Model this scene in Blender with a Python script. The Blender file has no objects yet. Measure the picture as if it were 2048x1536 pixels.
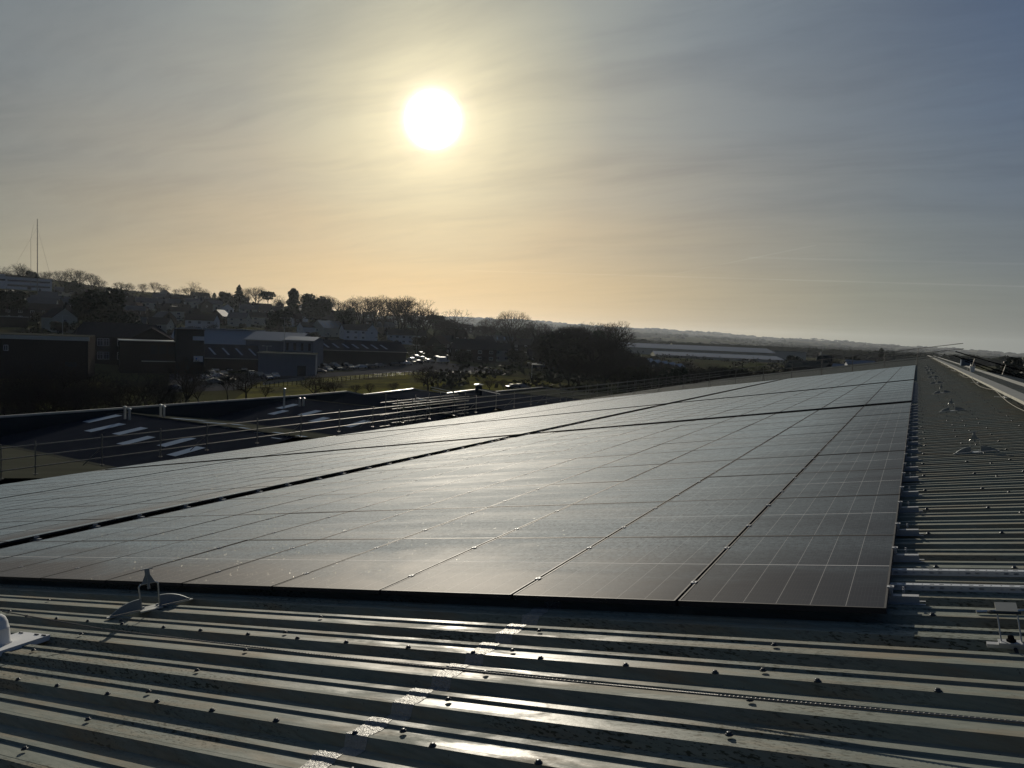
import bpy, bmesh, math, random
from mathutils import Vector, Matrix, noise as mnoise
R = math.radians
scene = bpy.context.scene
COL = scene.collection
CZ = 15.0                                   # camera height above the yard

# ------------------------------------------------------------------ camera
cam_d = bpy.data.cameras.new('camera')
cam = bpy.data.objects.new('camera', cam_d)
COL.objects.link(cam)
r_ = Vector((0.87500811, 0.48229469, 0.04186456))
u_ = Vector((-0.06965223, 0.03984432, 0.9967753))
f_ = Vector((-0.47907137, 0.87510243, -0.068457))
m = Matrix.Identity(4)
for i in range(3):
    m[i][0] = r_[i]; m[i][1] = u_[i]; m[i][2] = -f_[i]; m[i][3] = (0, 0, CZ)[i]
cam.matrix_world = m
cam_d.sensor_width = 36; cam_d.lens = 25.8666
cam_d.clip_start = 0.05; cam_d.clip_end = 30000
scene.camera = cam
FPX = 1471.52

# ------------------------------------------------------------------ light
SUN = Vector((-0.56002, 0.78440, 0.26662)).normalized()
SUN_EL = math.asin(SUN.z)
world = bpy.data.worlds.new('World'); scene.world = world
world.use_nodes = True
WT = world.node_tree
sl = bpy.data.lights.new('sun', 'SUN'); sl.energy = 4.4; sl.angle = R(0.5); sl.color = (1.0, 0.91, 0.76)
so = bpy.data.objects.new('sun', sl); COL.objects.link(so)
so.rotation_euler = SUN.to_track_quat('Z', 'Y').to_euler()
vs = scene.view_settings
vs.view_transform = 'Standard'; vs.look = 'None'; vs.exposure = 0.0; vs.gamma = 1.0; vs.use_curve_mapping = False
try:
    scene.cycles.volume_bounces = 0
    scene.cycles.max_bounces = 6
    scene.cycles.sample_clamp_direct = 12
    scene.cycles.sample_clamp_indirect = 3
    scene.cycles.use_denoising = True
except Exception:
    pass


class NT:
    """tiny node-graph helper"""
    def __init__(s, tree):
        s.t = tree
    def n(s, kind, **kw):
        nd = s.t.nodes.new(kind)
        for k, v in kw.items():
            setattr(nd, k, v)
        return nd
    def put(s, sock, v):
        if isinstance(v, bpy.types.NodeSocket):
            s.t.links.new(v, sock)
        elif v is not None:
            sock.default_value = v
    def math(s, op, a, b=None, c=None, clamp=False):
        nd = s.n('ShaderNodeMath', operation=op, use_clamp=clamp)
        s.put(nd.inputs[0], a)
        if b is not None: s.put(nd.inputs[1], b)
        if c is not None: s.put(nd.inputs[2], c)
        return nd.outputs[0]
    def mix(s, f, a, b, blend='MIX'):
        nd = s.n('ShaderNodeMix', data_type='RGBA', blend_type=blend)
        s.put(nd.inputs[0], f); s.put(nd.inputs[6], a); s.put(nd.inputs[7], b)
        return nd.outputs[2]
    def ramp(s, f, stops, interp='LINEAR'):
        nd = s.n('ShaderNodeValToRGB')
        cr = nd.color_ramp; cr.interpolation = interp
        while len(cr.elements) > 1: cr.elements.remove(cr.elements[-1])
        for i, (p, c) in enumerate(stops):
            if not hasattr(c, '__len__'): c = (c, c, c)
            c = tuple(c) + (1,) if len(c) == 3 else c
            e = cr.elements[0] if i == 0 else cr.elements.new(p)
            e.position = p; e.color = c
        s.put(nd.inputs[0], f)
        return nd.outputs[0]
    def noise(s, vec, scale, detail=3, rough=0.5, dist=0.0):
        nd = s.n('ShaderNodeTexNoise')
        s.put(nd.inputs['Vector'], vec); nd.inputs['Scale'].default_value = scale
        nd.inputs['Detail'].default_value = detail; nd.inputs['Roughness'].default_value = rough
        nd.inputs['Distortion'].default_value = dist
        return nd.outputs['Fac']
    def mapping(s, vec, scale=(1, 1, 1), rot=(0, 0, 0), loc=(0, 0, 0)):
        nd = s.n('ShaderNodeMapping')
        s.put(nd.inputs[0], vec)
        nd.inputs['Location'].default_value = loc; nd.inputs['Rotation'].default_value = rot
        nd.inputs['Scale'].default_value = scale
        return nd.outputs[0]
    def vmath(s, op, a, b=None, out=0):
        nd = s.n('ShaderNodeVectorMath', operation=op)
        s.put(nd.inputs[0], a)
        if b is not None: s.put(nd.inputs[1], b)
        return nd.outputs[out]
    def sep(s, v):
        nd = s.n('ShaderNodeSeparateXYZ'); s.put(nd.inputs[0], v)
        return nd.outputs
    def comb(s, x, y, z):
        nd = s.n('ShaderNodeCombineXYZ')
        for i, v in enumerate((x, y, z)): s.put(nd.inputs[i], v)
        return nd.outputs[0]


# ------------------------------------------------------------------ sky
def build_sky():
    WT.nodes.clear()
    g = NT(WT)
    out = g.n('ShaderNodeOutputWorld')
    tc = g.n('ShaderNodeTexCoord').outputs['Generated']
    d = g.vmath('NORMALIZE', tc)
    x, y, z = g.sep(d)
    # physical sky below the cloud veil
    sky = g.n('ShaderNodeTexSky', sky_type='NISHITA')
    sky.sun_disc = False; sky.sun_elevation = SUN_EL
    sky.sun_rotation = math.atan2(SUN.x, SUN.y)
    sky.air_density = 1.0; sky.dust_density = 2.0
    b1 = g.n('ShaderNodeBackground'); g.put(b1.inputs[0], sky.outputs[0]); b1.inputs[1].default_value = 0.05
    # veil of thin cirrus lit by the low sun
    th = g.math('DIVIDE', g.math('ARCCOSINE', g.math('MINIMUM', g.vmath('DOT_PRODUCT', d, tuple(SUN), out=1), 1.0)), R(90))
    q = 1 / 90
    th2 = th
    A = g.ramp(th2, [(0, (8, 7.6, 6.6)), (1.55*q, (8, 7.6, 6.6)), (1.95*q, (1.6, 1.45, 1.05)), (2.5*q, (.90, .82, .58)), (3.6*q, (.71, .66, .46)), (6*q, (.52, .50, .37)),
                     (9*q, (.38, .385, .315)), (13*q, (.262, .285, .272)), (19*q, (.20, .228, .238)), (26*q, (.155, .185, .208)), (32*q, (.128, .158, .190)), (38*q, (.10, .133, .178)),
                     (50*q, (.085, .115, .17)), (75*q, (.05, .085, .14)), (90*q, (.03, .056, .105))])
    W = g.ramp(th2, [(0, (1.0, .85, .5)), (6*q, (.68, .53, .28)), (12*q, (.65, .45, .21)), (19*q, (.51, .375, .195)), (26*q, (.36, .30, .19)), (34*q, (.24, .24, .18)),
                     (42*q, (.19, .20, .17)), (60*q, (.10, .115, .12)), (90*q, (.045, .055, .07))])
    el = g.math('DIVIDE', g.math('ARCSINE', z), R(90))
    w = g.ramp(el, [(0, .95), (3*q, .82), (7*q, .50), (11*q, .26), (16*q, .09), (22*q, 0)], 'EASE')
    base = g.mix(w, A, W)
    # left is more veiled, right is clearer and bluer
    az = g.math('ARCTAN2', x, y)            # 0 = along the ridge, negative = left
    cl = g.math('MULTIPLY_ADD', az, 1.0, 0.0)
    bluef = g.ramp(g.math('ADD', g.math('MULTIPLY', az, 0.5), 0.5), [(.0, 0), (.25, 0), (.42, .5), (.55, 1.0), (1, 1)], 'EASE')
    bluef = g.math('MULTIPLY', bluef, g.ramp(el, [(0, .15), (8*q, .5), (20*q, .9), (30*q, 1)]))
    base = g.mix(g.math('MULTIPLY', bluef, .44), base, g.mix(1.0, base, (.42, .66, 1.12, 1), 'MULTIPLY'))
    # cirrus streaks: direction mapped onto a high plane
    zz = g.math('MAXIMUM', z, 0.02)
    zz = g.math('ADD', zz, 0.10)
    px = g.math('DIVIDE', x, zz); py = g.math('DIVIDE', y, zz)
    pv = g.comb(px, py, 0.0)
    wv = g.n('ShaderNodeTexNoise'); g.put(wv.inputs['Vector'], pv); wv.inputs['Scale'].default_value = .9; wv.inputs['Detail'].default_value = 2
    pv2 = g.vmath('ADD', pv, g.vmath('MULTIPLY', wv.outputs['Color'], (.5, .5, 0)))
    s1 = g.noise(g.mapping(pv2, (.9, 4.0, 1), (0, 0, R(52))), 1.0, 7, .62)
    s2 = g.noise(g.mapping(pv2, (.8, 2.4, 1), (0, 0, R(-12)), (3, 1, 0)), 1.0, 6, .58)
    s3 = g.noise(g.mapping(pv2, (3.0, 13.0, 1), (0, 0, R(60)), (7, 2, 0)), 1.0, 5, .6)
    c = g.math('ADD', g.math('MULTIPLY', s1, .55), g.math('MULTIPLY', s2, .45))
    c = g.math('ADD', c, g.math('MULTIPLY', g.math('SUBTRACT', s3, .5), .22))
    cr = g.ramp(c, [(.30, 0), (.62, 1)], 'EASE')
    cr = g.math('MULTIPLY', g.math('SUBTRACT', cr, .5), g.ramp(el, [(0, .25), (5*q, .45), (12*q, 1)]))
    base = g.mix(1.0, base, g.comb(g.math('MULTIPLY_ADD', cr, .23, 1.0), g.math('MULTIPLY_ADD', cr, .22, 1.0), g.math('MULTIPLY_ADD', cr, .18, 1.0)), 'MULTIPLY')
    # two old vapour trails low over the horizon
    def trail(p0, p1, wdt, amt, a0, a1):
        nrm = p0.cross(p1).normalized()
        dn = g.math('ABSOLUTE', g.vmath('DOT_PRODUCT', d, tuple(nrm), out=1))
        k = g.math('SUBTRACT', 1.0, g.math('DIVIDE', dn, wdt), clamp=True)
        lim = g.math('MULTIPLY', g.math('GREATER_THAN', az, a0), g.math('LESS_THAN', az, a1))
        up = g.math('GREATER_THAN', z, 0.0)
        k = g.math('MULTIPLY', g.math('MULTIPLY', k, amt), g.math('MULTIPLY', lim, up))
        return g.math('MULTIPLY', k, g.ramp(s2, [(.35, .3), (.6, 1)]))
    k = g.math('ADD', trail(ray(920, 541), ray(1800, 566), .0012, .045, -.57, .1), trail(ray(1330, 552), ray(1560, 505), .0009, .045, -.29, -.12))
    k = g.math('ADD', k, trail(ray(1500, 515), ray(2048, 528), .0016, .03, -.2, .2))
    base = g.mix(1.0, base, g.mix(1.0, (1, .96, .85, 1), g.comb(k, k, k), 'MULTIPLY'), 'ADD')
    b2 = g.n('ShaderNodeBackground'); g.put(b2.inputs[0], base); b2.inputs[1].default_value = 1.0
    ms = g.n('ShaderNodeMixShader'); ms.inputs[0].default_value = .92
    WT.links.new(b1.outputs[0], ms.inputs[1]); WT.links.new(b2.outputs[0], ms.inputs[2])
    WT.links.new(ms.outputs[0], out.inputs[0])


def ray(px, py):
    """world direction through a pixel of the 2048x1536 frame"""
    return (r_ * (px - 1024) + u_ * (768 - py) + f_ * FPX)


build_sky()

# ------------------------------------------------------------------ terrain
def yh(px): return 623.9 + .042 * px

def zpix(px, py, dist):
    v = ray(px, py)
    return CZ + v.z / math.hypot(v.x, v.y) * dist

def px_az(px):
    v = ray(px, yh(px)); return math.atan2(v.x, v.y)

TERR = {}   # px -> [(dist, z)]
def _col(px, rows):
    TERR[px_az(px)] = [(0, 0.0), (130, 0.0)] + [(dd, zpix(px, py, dd)) for dd, py in rows]
_col(-500, [(200, 690), (350, 640), (600, 575), (900, 530), (1500, 520), (3000, 560), (9200, 585)])
_col(0, [(225, 743), (300, 670), (450, 628), (600, 590), (750, 566), (900, 548), (1500, 548), (3000, 590), (9200, 618)])
_col(300, [(240, 741), (300, 698), (350, 676), (450, 645), (600, 615), (800, 590), (900, 586), (1500, 588), (3000, 612), (9200, 630)])
_col(600, [(245, 742), (300, 708), (350, 689), (450, 664), (600, 640), (800, 622), (950, 615), (1500, 616), (3000, 635), (9200, 642)])
_col(850, [(190, 765), (250, 738), (350, 706), (450, 688), (600, 672), (800, 656), (1200, 650), (2000, 655), (3500, 647), (6000, 634), (9200, 633)])
_col(1000, [(190, 768), (250, 745), (350, 717), (500, 696), (700, 684), (1200, 672), (2000, 664), (3500, 655), (6000, 640), (9200, 638)])
_col(1250, [(200, 772), (300, 748), (500, 715), (800, 700), (1500, 688), (2500, 680), (4000, 668), (6500, 655), (9200, 659)])
_col(1400, [(250, 774), (500, 722), (900, 706), (1600, 696), (2500, 688), (3500, 678), (5000, 676), (7500, 663), (9200, 668)])
_col(1540, [(250, 780), (500, 729), (900, 713), (1600, 704), (2500, 697), (3500, 690), (5000, 684), (8000, 674), (9200, 680)])
_col(1835, [(300, 777), (600, 740), (1200, 723), (2000, 714), (3500, 708), (5000, 702), (8000, 693), (9200, 699)])
_col(2048, [(300, 786), (600, 749), (1200, 731), (2000, 725), (3500, 721), (5500, 717), (8500, 708), (9200, 713)])
_col(2500, [(300, 803), (600, 768), (1200, 751), (2000, 744), (3500, 738), (5500, 733), (8500, 726), (9200, 728)])
AZS = sorted(TERR)

def _prof(rows, d):
    if d <= rows[0][0]: return rows[0][1]
    for (d0, z0), (d1, z1) in zip(rows, rows[1:]):
        if d <= d1:
            t = (d - d0) / (d1 - d0); return z0 + (z1 - z0) * t
    return rows[-1][1]

def gz(x, y):
    d = math.hypot(x, y)
    a = math.atan2(x, y)
    if a <= AZS[0]:
        k = max(0, 1 - (AZS[0] - a) / 1.2); z = _prof(TERR[AZS[0]], d) * k
    elif a >= AZS[-1]:
        k = max(0, 1 - (a - AZS[-1]) / 1.2); z = _prof(TERR[AZS[-1]], d) * k
    else:
        z = 0
        for a0, a1 in zip(AZS, AZS[1:]):
            if a <= a1:
                t = (a - a0) / (a1 - a0)
                t = t * t * (3 - 2 * t)
                z = _prof(TERR[a0], d) * (1 - t) + _prof(TERR[a1], d) * t
                break
    if d > 1200:
        z += mnoise.noise(Vector((x / 700, y / 700, 3.3))) * min(14, (d - 1200) / 180)
    return z

def at(px, dist):
    v = ray(px, yh(px)); h = math.hypot(v.x, v.y)
    x, y = v.x / h * dist, v.y / h * dist
    return Vector((x, y, gz(x, y)))

def G(px, py, dmax=4000):
    """first ground point seen through a pixel"""
    v = ray(px, py); h = math.hypot(v.x, v.y); v = v / h
    d = 60.0
    while d < dmax:
        if CZ + v.z * d < gz(v.x * d, v.y * d):
            break
        d *= 1.01
    return Vector((v.x * d, v.y * d, gz(v.x * d, v.y * d)))

# ------------------------------------------------------------------ mesh helpers
class MB:
    def __init__(s):
        s.v = []; s.f = []; s.m = []; s.uv = None
    def face(s, pts, mi=0, uvs=None):
        i = len(s.v); s.v.extend([tuple(p) for p in pts]); s.f.append(tuple(range(i, i + len(pts)))); s.m.append(mi)
        if uvs is not None:
            if s.uv is None: s.uv = {}
            s.uv[len(s.f) - 1] = uvs
    def box(s, c, d, rz=0, mi=0, M=None):
        x, y, z = d[0] / 2, d[1] / 2, d[2] / 2
        P = [Vector(p) for p in ((-x, -y, -z), (x, -y, -z), (x, y, -z), (-x, y, -z), (-x, -y, z), (x, -y, z), (x, y, z), (-x, y, z))]
        if M is None:
            M = Matrix.Translation(c) @ Matrix.Rotation(rz, 4, 'Z')
        else:
            M = Matrix.Translation(c) @ M
        P = [M @ p for p in P]
        b = len(s.v); s.v.extend([tuple(p) for p in P])
        for q in ((0, 3, 2, 1), (4, 5, 6, 7), (0, 1, 5, 4), (1, 2, 6, 5), (2, 3, 7, 6), (3, 0, 4, 7)):
            s.f.append(tuple(b + i for i in q)); s.m.append(mi)
    def tube(s, a, b, r0, r1=None, n=6, mi=0, cap=True):
        a = Vector(a); b = Vector(b); r1 = r0 if r1 is None else r1
        ax = (b - a)
        if ax.length < 1e-6: return
        ax.normalize()
        t = ax.orthogonal().normalized(); w = ax.cross(t)
        o = len(s.v)
        for p, r in ((a, r0), (b, r1)):
            for i in range(n):
                q = 2 * math.pi * i / n
                s.v.append(tuple(p + (t * math.cos(q) + w * math.sin(q)) * r))
        for i in range(n):
            j = (i + 1) % n
            s.f.append((o + i, o + j, o + n + j, o + n + i)); s.m.append(mi)
        if cap:
            s.f.append(tuple(o + n - 1 - i for i in range(n))); s.m.append(mi)
            s.f.append(tuple(o + n + i for i in range(n))); s.m.append(mi)
    def path(s, pts, r, n=6, mi=0):
        for a, b in zip(pts, pts[1:]): s.tube(a, b, r, r, n, mi)
    def lathe(s, prof, n=16, c=(0, 0, 0), mi=0):
        o = len(s.v); c = Vector(c)
        for r, z in prof:
            for i in range(n):
                q = 2 * math.pi * i / n
                s.v.append(tuple(c + Vector((r * math.cos(q), r * math.sin(q), z))))
        for k in range(len(prof) - 1):
            for i in range(n):
                j = (i + 1) % n
                s.f.append((o + k * n + i, o + k * n + j, o + (k + 1) * n + j, o + (k + 1) * n + i)); s.m.append(mi)
        s.f.append(tuple(o + n - 1 - i for i in range(n))); s.m.append(mi)
        s.f.append(tuple(o + (len(prof) - 1) * n + i for i in range(n))); s.m.append(mi)
    def mesh(s, name, mats, smooth=False):
        me = bpy.data.meshes.new(name)
        me.from_pydata(s.v, [], s.f)
        if not isinstance(mats, (list, tuple)): mats = [mats]
        for k in mats: me.materials.append(k)
        if len(mats) > 1: me.polygons.foreach_set('material_index', s.m)
        if s.uv:
            ul = me.uv_layers.new(name='UVMap')
            for fi, us in s.uv.items():
                p = me.polygons[fi]
                for li, q in zip(p.loop_indices, us): ul.data[li].uv = q
        if smooth: me.polygons.foreach_set('use_smooth', [True] * len(me.polygons))
        me.update()
        return me
    def obj(s, name, mats, parent=None, smooth=False, loc=None):
        o = bpy.data.objects.new(name, s.mesh(name, mats, smooth)); COL.objects.link(o)
        if parent is not None: o.parent = parent
        if loc is not None: o.location = loc
        return o

def tag(o, label=None, cat=None, group=None, kind=None):
    if label: o['label'] = label
    if cat: o['category'] = cat
    if group: o['group'] = group
    if kind: o['kind'] = kind
    return o

def thing(name, label, cat, loc=(0, 0, 0), rz=0, group=None, kind=None):
    o = bpy.data.objects.new(name, None); COL.objects.link(o)
    o.location = loc; o.rotation_euler = (0, 0, rz); o.empty_display_size = .3
    return tag(o, label, cat, group, kind)

def dup(o, label=None, loc=None, rz=None, scale=None, group=None, parent=None):
    c = o.copy(); COL.objects.link(c)
    if parent is not None: c.parent = parent
    if loc is not None: c.location = loc
    if rz is not None: c.rotation_euler = (0, 0, rz)
    if scale is not None: c.scale = scale
    if label: c['label'] = label
    if group: c['group'] = group
    for ch in list(o.children): dup(ch, parent=c)
    return c

ORD = ['first', 'second', 'third', 'fourth', 'fifth', 'sixth', 'seventh', 'eighth', 'ninth', 'tenth', 'eleventh', 'twelfth', 'thirteenth', 'fourteenth',
       'fifteenth', 'sixteenth', 'seventeenth', 'eighteenth', 'nineteenth']
def ordn(i):
    if i < 19: return ORD[i]
    t, u = divmod(i + 1, 10)
    ten = {2: 'twent', 3: 'thirt', 4: 'fort', 5: 'fift', 6: 'sixt', 7: 'sevent', 8: 'eight', 9: 'ninet'}[t]
    return ten + 'ieth' if u == 0 else ten + 'y-' + ORD[u - 1]

# ------------------------------------------------------------------ materials
def mat(name, col, rough=.6, metal=0.0, var=.25, scale=3.0, spec=.0, bump=0.0, bscale=20.0, coat=0.0, stretch=(1, 1, 1)):
    mt = bpy.data.materials.new(name); mt.use_nodes = True
    t = mt.node_tree; g = NT(t); b = t.nodes['Principled BSDF']
    tc = g.n('ShaderNodeTexCoord').outputs['Object']
    v = g.mapping(tc, stretch)
    nz = g.noise(v, scale, 4, .6)
    lo = tuple(c * (1 - var) for c in col) + (1,); hi = tuple(min(1, c * (1 + var)) for c in col) + (1,)
    g.put(b.inputs['Base Color'], g.mix(nz, lo, hi))
    b.inputs['Metallic'].default_value = metal
    g.put(b.inputs['Roughness'], g.math('MULTIPLY_ADD', nz, rough * .3, rough * .85))
    b.inputs['Specular IOR Level'].default_value = spec
    if coat: b.inputs['Coat Weight'].default_value = coat; b.inputs['Coat Roughness'].default_value = .05
    if bump:
        bp = g.n('ShaderNodeBump'); bp.inputs['Strength'].default_value = bump; bp.inputs['Distance'].default_value = .02
        g.put(bp.inputs['Height'], g.noise(v, bscale, 4, .6)); g.put(b.inputs['Normal'], bp.outputs[0])
    return mt

def mat_roof_sheet():
    mt = bpy.data.materials.new('weathered_roof_sheet'); mt.use_nodes = True
    t = mt.node_tree; g = NT(t); b = t.nodes['Principled BSDF']
    pos = g.n('ShaderNodeNewGeometry').outputs['Position']
    x, y, z = g.sep(pos)
    fine = g.noise(g.mapping(pos, (1.2, 14, 14)), 3.0, 6, .65)          # streaks along the ribs
    blot = g.noise(pos, 1.4, 5, .6)
    grit = g.noise(pos, 60, 4, .7)
    c = g.mix(g.ramp(fine, [(.3, 0), (.7, 1)]), (.130, .148, .128, 1), (.205, .217, .184, 1))
    rust = g.math('MULTIPLY', g.ramp(g.noise(g.mapping(pos, (.7, 5, 5), loc=(4, 2, 1)), 1.6, 5, .65), [(.46, 0), (.64, 1)]), .5)
    c = g.mix(rust, c, (.215, .155, .09, 1))
    moss = g.math('MULTIPLY', g.ramp(g.math('DIVIDE', y, 10.0), [(.45, 1), (.7, 0)]), 1.0)
    moss = g.math('MULTIPLY', moss, g.math('MULTIPLY', g.ramp(g.noise(g.mapping(pos, (1, 3.5, 3.5)), 26, 3, .6), [(.54, 0), (.60, 1)]), g.ramp(g.noise(g.mapping(pos, (.35, 1.2, 1.2), loc=(9, 9, 0)), 1.5, 3, .5), [(.48, 0), (.58, 1)])))
    c = g.mix(g.math('MULTIPLY', moss, .85), c, (.03, .032, .018, 1))
    speck = g.ramp(g.noise(pos, 48, 2, .5), [(.70, 0), (.74, 1)])
    c = g.mix(g.math('MULTIPLY', speck, .6), c, (.05, .045, .035, 1))
    g.put(b.inputs['Base Color'], c)
    wet = g.ramp(g.noise(g.mapping(pos, (.9, 3.2, 3.2), loc=(2, 5, 0)), 1.5, 5, .62, .6), [(.44, 0), (.60, 1)])
    ro = g.math('SUBTRACT', .74, g.math('MULTIPLY', wet, .30))
    ro = g.math('ADD', ro, g.math('MULTIPLY', g.math('SUBTRACT', grit, .5), .14))
    g.put(b.inputs['Roughness'], ro)
    b.inputs['Specular IOR Level'].default_value = .09
    bp = g.n('ShaderNodeBump'); bp.inputs['Strength'].default_value = .35; bp.inputs['Distance'].default_value = .004
    h = g.math('ADD', g.math('MULTIPLY', g.noise(g.mapping(pos, (1, 2.5, 2.5)), 4, 3, .5), 1.2), g.math('MULTIPLY', grit, .28))
    g.put(bp.inputs['Height'], h); g.put(bp.inputs['Strength'], g.ramp(g.math('DIVIDE', y, 20.0), [(.3, .35), (.7, .04)])); g.put(b.inputs['Normal'], bp.outputs[0])
    return mt

def mat_panel_glass():
    mt = bpy.data.materials.new('dewy_solar_glass'); mt.use_nodes = True
    t = mt.node_tree; g = NT(t)
    for n_ in list(t.nodes): t.nodes.remove(n_)
    out = g.n('ShaderNodeOutputMaterial')
    uv = g.n('ShaderNodeUVMap').outputs[0]
    u, v, _ = g.sep(uv)
    geo = g.n('ShaderNodeNewGeometry').outputs['Position']
    X, Y, Z = g.sep(geo)
    vv = g.math('DIVIDE', X, -.98428)       # distance down the slope
    def line(c, period, off, half):
        fr = g.math('FRACT', g.math('DIVIDE', g.math('SUBTRACT', c, off), period))
        dd = g.math('MULTIPLY', g.math('MINIMUM', fr, g.math('SUBTRACT', 1.0, fr)), period)
        return g.math('LESS_THAN', dd, half)
    inner = g.math('MULTIPLY', g.math('MULTIPLY', g.math('GREATER_THAN', u, .03), g.math('LESS_THAN', u, 1.104)),
                   g.math('MULTIPLY', g.math('GREATER_THAN', v, .02), g.math('LESS_THAN', v, 1.742)))
    cols = g.math('MULTIPLY', line(u, .1837, .0159, .0019), inner)
    rows = g.math('MULTIPLY', line(v, .0955, .0215, .0008), inner)
    bus = g.math('MULTIPLY', line(u, .0184, .0075, .0004), inner)
    mid = g.math('LESS_THAN', g.math('ABSOLUTE', g.math('SUBTRACT', v, .881)), .0042)
    cell = g.mix(g.noise(geo, 1.5, 3, .6), (.010, .015, .026, 1), (.014, .021, .034, 1))
    c = g.mix(g.math('MULTIPLY', rows, .25), cell, (.16, .16, .17, 1))
    c = g.mix(g.math('MULTIPLY', bus, .18), c, (.2, .2, .2, 1))
    c = g.mix(cols, c, (.20, .20, .20, 1))
    c = g.mix(mid, c, (.55, .55, .55, 1))
    # dew cover: thins out at the open edges of each block
    nz = g.noise(g.mapping(geo, (1.0, 1.6, 1)), .8, 4, .6, .4)
    nz2 = g.noise(g.mapping(geo, (.25, 1.4, 1), loc=(3, 7, 0)), 1.1, 4, .6)
    dy = g.math('SUBTRACT', Y, 4.34)
    e1 = g.math('ADD', g.math('DIVIDE', g.math('SUBTRACT', dy, .30), 1.1), g.math('MULTIPLY', g.math('SUBTRACT', nz, .5), 1.8), clamp=True)
    dv = g.math('SUBTRACT', vv, 12.6)
    e2 = g.math('ADD', g.math('DIVIDE', dv, 1.1), g.math('MULTIPLY', g.math('SUBTRACT', nz, .5), .9), clamp=True)
    e2 = g.math('MAXIMUM', e2, g.math('LESS_THAN', dv, 0.0))
    e2 = g.math('MAXIMUM', e2, g.ramp(g.math('DIVIDE', Y, 60.0), [(.13, 0), (.24, 1)]))
    e3 = g.math('DIVIDE', g.math('ADD', vv, g.math('MULTIPLY', g.math('SUBTRACT', nz, .5), 1.5)), 2.4, clamp=True)
    e3 = g.math('MULTIPLY_ADD', g.math('MAXIMUM', e3, g.math('MULTIPLY', g.math('SUBTRACT', Y, 9.0), .035, clamp=True)), .85, .15)
    streak = g.ramp(nz2, [(.34, .70), (.52, 1)])
    dew = g.math('MULTIPLY', g.math('MULTIPLY', e1, e2), g.math('MULTIPLY', e3, streak))
    g1 = g.noise(geo, 30, 3, .8); g2 = g.noise(g.mapping(geo, (1, 2.2, 1)), 7, 4, .75)
    grain = g.mix(g.math('MULTIPLY', g.math('SUBTRACT', Y, 6.0), .1, clamp=True), g1, g2)
    run = g.noise(g.mapping(geo, (.5, 16, 1)), 1.0, 4, .65)
    film = g.math('ADD', g.math('MULTIPLY_ADD', grain, 2.8, -.75), g.math('MULTIPLY_ADD', run, 1.1, -.20))
    v4 = g.n('ShaderNodeTexVoronoi'); g.put(v4.inputs['Vector'], geo); v4.inputs['Scale'].default_value = 38
    dark = g.math('MULTIPLY', g.math('LESS_THAN', v4.outputs['Distance'], .20), g.math('GREATER_THAN', g.sep(v4.outputs['Color'])[0], .55))
    film = g.math('MULTIPLY', film, g.math('SUBTRACT', 1.0, g.math('MULTIPLY', dark, .75)))
    film = g.math('MAXIMUM', film, .1)
    # drops
    vor = g.n('ShaderNodeTexVoronoi'); g.put(vor.inputs['Vector'], geo); vor.inputs['Scale'].default_value = 130
    dist = vor.outputs['Distance']; rc = g.sep(vor.outputs['Color'])
    drop = g.math('MULTIPLY', g.math('LESS_THAN', dist, g.math('MULTIPLY_ADD', rc[1], .28, .10)), g.math('GREATER_THAN', rc[0], .55))
    b = g.n('ShaderNodeBsdfPrincipled')
    g.put(b.inputs['Base Color'], c); b.inputs['Roughness'].default_value = .66; b.inputs['IOR'].default_value = 1.45; b.inputs['Specular Tint'].default_value = (1.0, .82, .58, 1)  # warm specular tint stands in for the reflected orange sky
    g.put(b.inputs['Specular IOR Level'], g.math('MULTIPLY_ADD', g.math('MULTIPLY', g.math('SUBTRACT', vv, 1.2), .4, clamp=True), .15, .05))
    hb = g.n('ShaderNodeBump'); hb.inputs['Strength'].default_value = .7; hb.inputs['Distance'].default_value = .0025
    g.put(hb.inputs['Height'], g.math('MULTIPLY', drop, g.math('SUBTRACT', .4, dist)))
    g.put(b.inputs['Normal'], hb.outputs[0])
    b2 = g.n('ShaderNodeBsdfPrincipled')
    g.put(b2.inputs['Base Color'], g.mix(g.math('MULTIPLY', film, g.math('MULTIPLY_ADD', g.math('MULTIPLY', g.math('SUBTRACT', Y, 5.0), .08, clamp=True), .14, .44)), c, (.235, .325, .37, 1))); b2.inputs['IOR'].default_value = 1.36  # film colour lightens with distance, standing in for sun glare on far panels
    g.put(b2.inputs['Roughness'], g.math('MULTIPLY_ADD', nz2, .10, .70))
    g.put(b2.inputs['Specular IOR Level'], g.math('MULTIPLY', film, .13))
    bp = g.n('ShaderNodeBump'); bp.inputs['Strength'].default_value = .5; bp.inputs['Distance'].default_value = .002
    g.put(bp.inputs['Height'], g.noise(geo, 120, 3, .7)); g.put(b2.inputs['Normal'], bp.outputs[0])
    ms = g.n('ShaderNodeMixShader'); g.put(ms.inputs[0], dew)
    t.links.new(b.outputs[0], ms.inputs[1]); t.links.new(b2.outputs[0], ms.inputs[2])
    # single drops that catch the sun
    sp = g.n('ShaderNodeBsdfAnisotropic'); sp.inputs['Roughness'].default_value = .16
    sp.inputs['Color'].default_value = (.62, .60, .54, 1)
    v3 = g.n('ShaderNodeTexVoronoi'); g.put(v3.inputs['Vector'], geo); v3.inputs['Scale'].default_value = 105
    rc3 = g.vmath('SUBTRACT', v3.outputs['Color'], (.5, .5, .5))
    nn = g.vmath('NORMALIZE', g.vmath('ADD', g.n('ShaderNodeNewGeometry').outputs['Normal'], g.vmath('MULTIPLY', rc3, (1.3, 1.3, .2))))
    g.put(sp.inputs['Normal'], nn)
    few = g.math('MULTIPLY', g.math('GREATER_THAN', g.sep(v3.outputs['Color'])[2], .55), g.math('LESS_THAN', v3.outputs['Distance'], .25))
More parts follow.
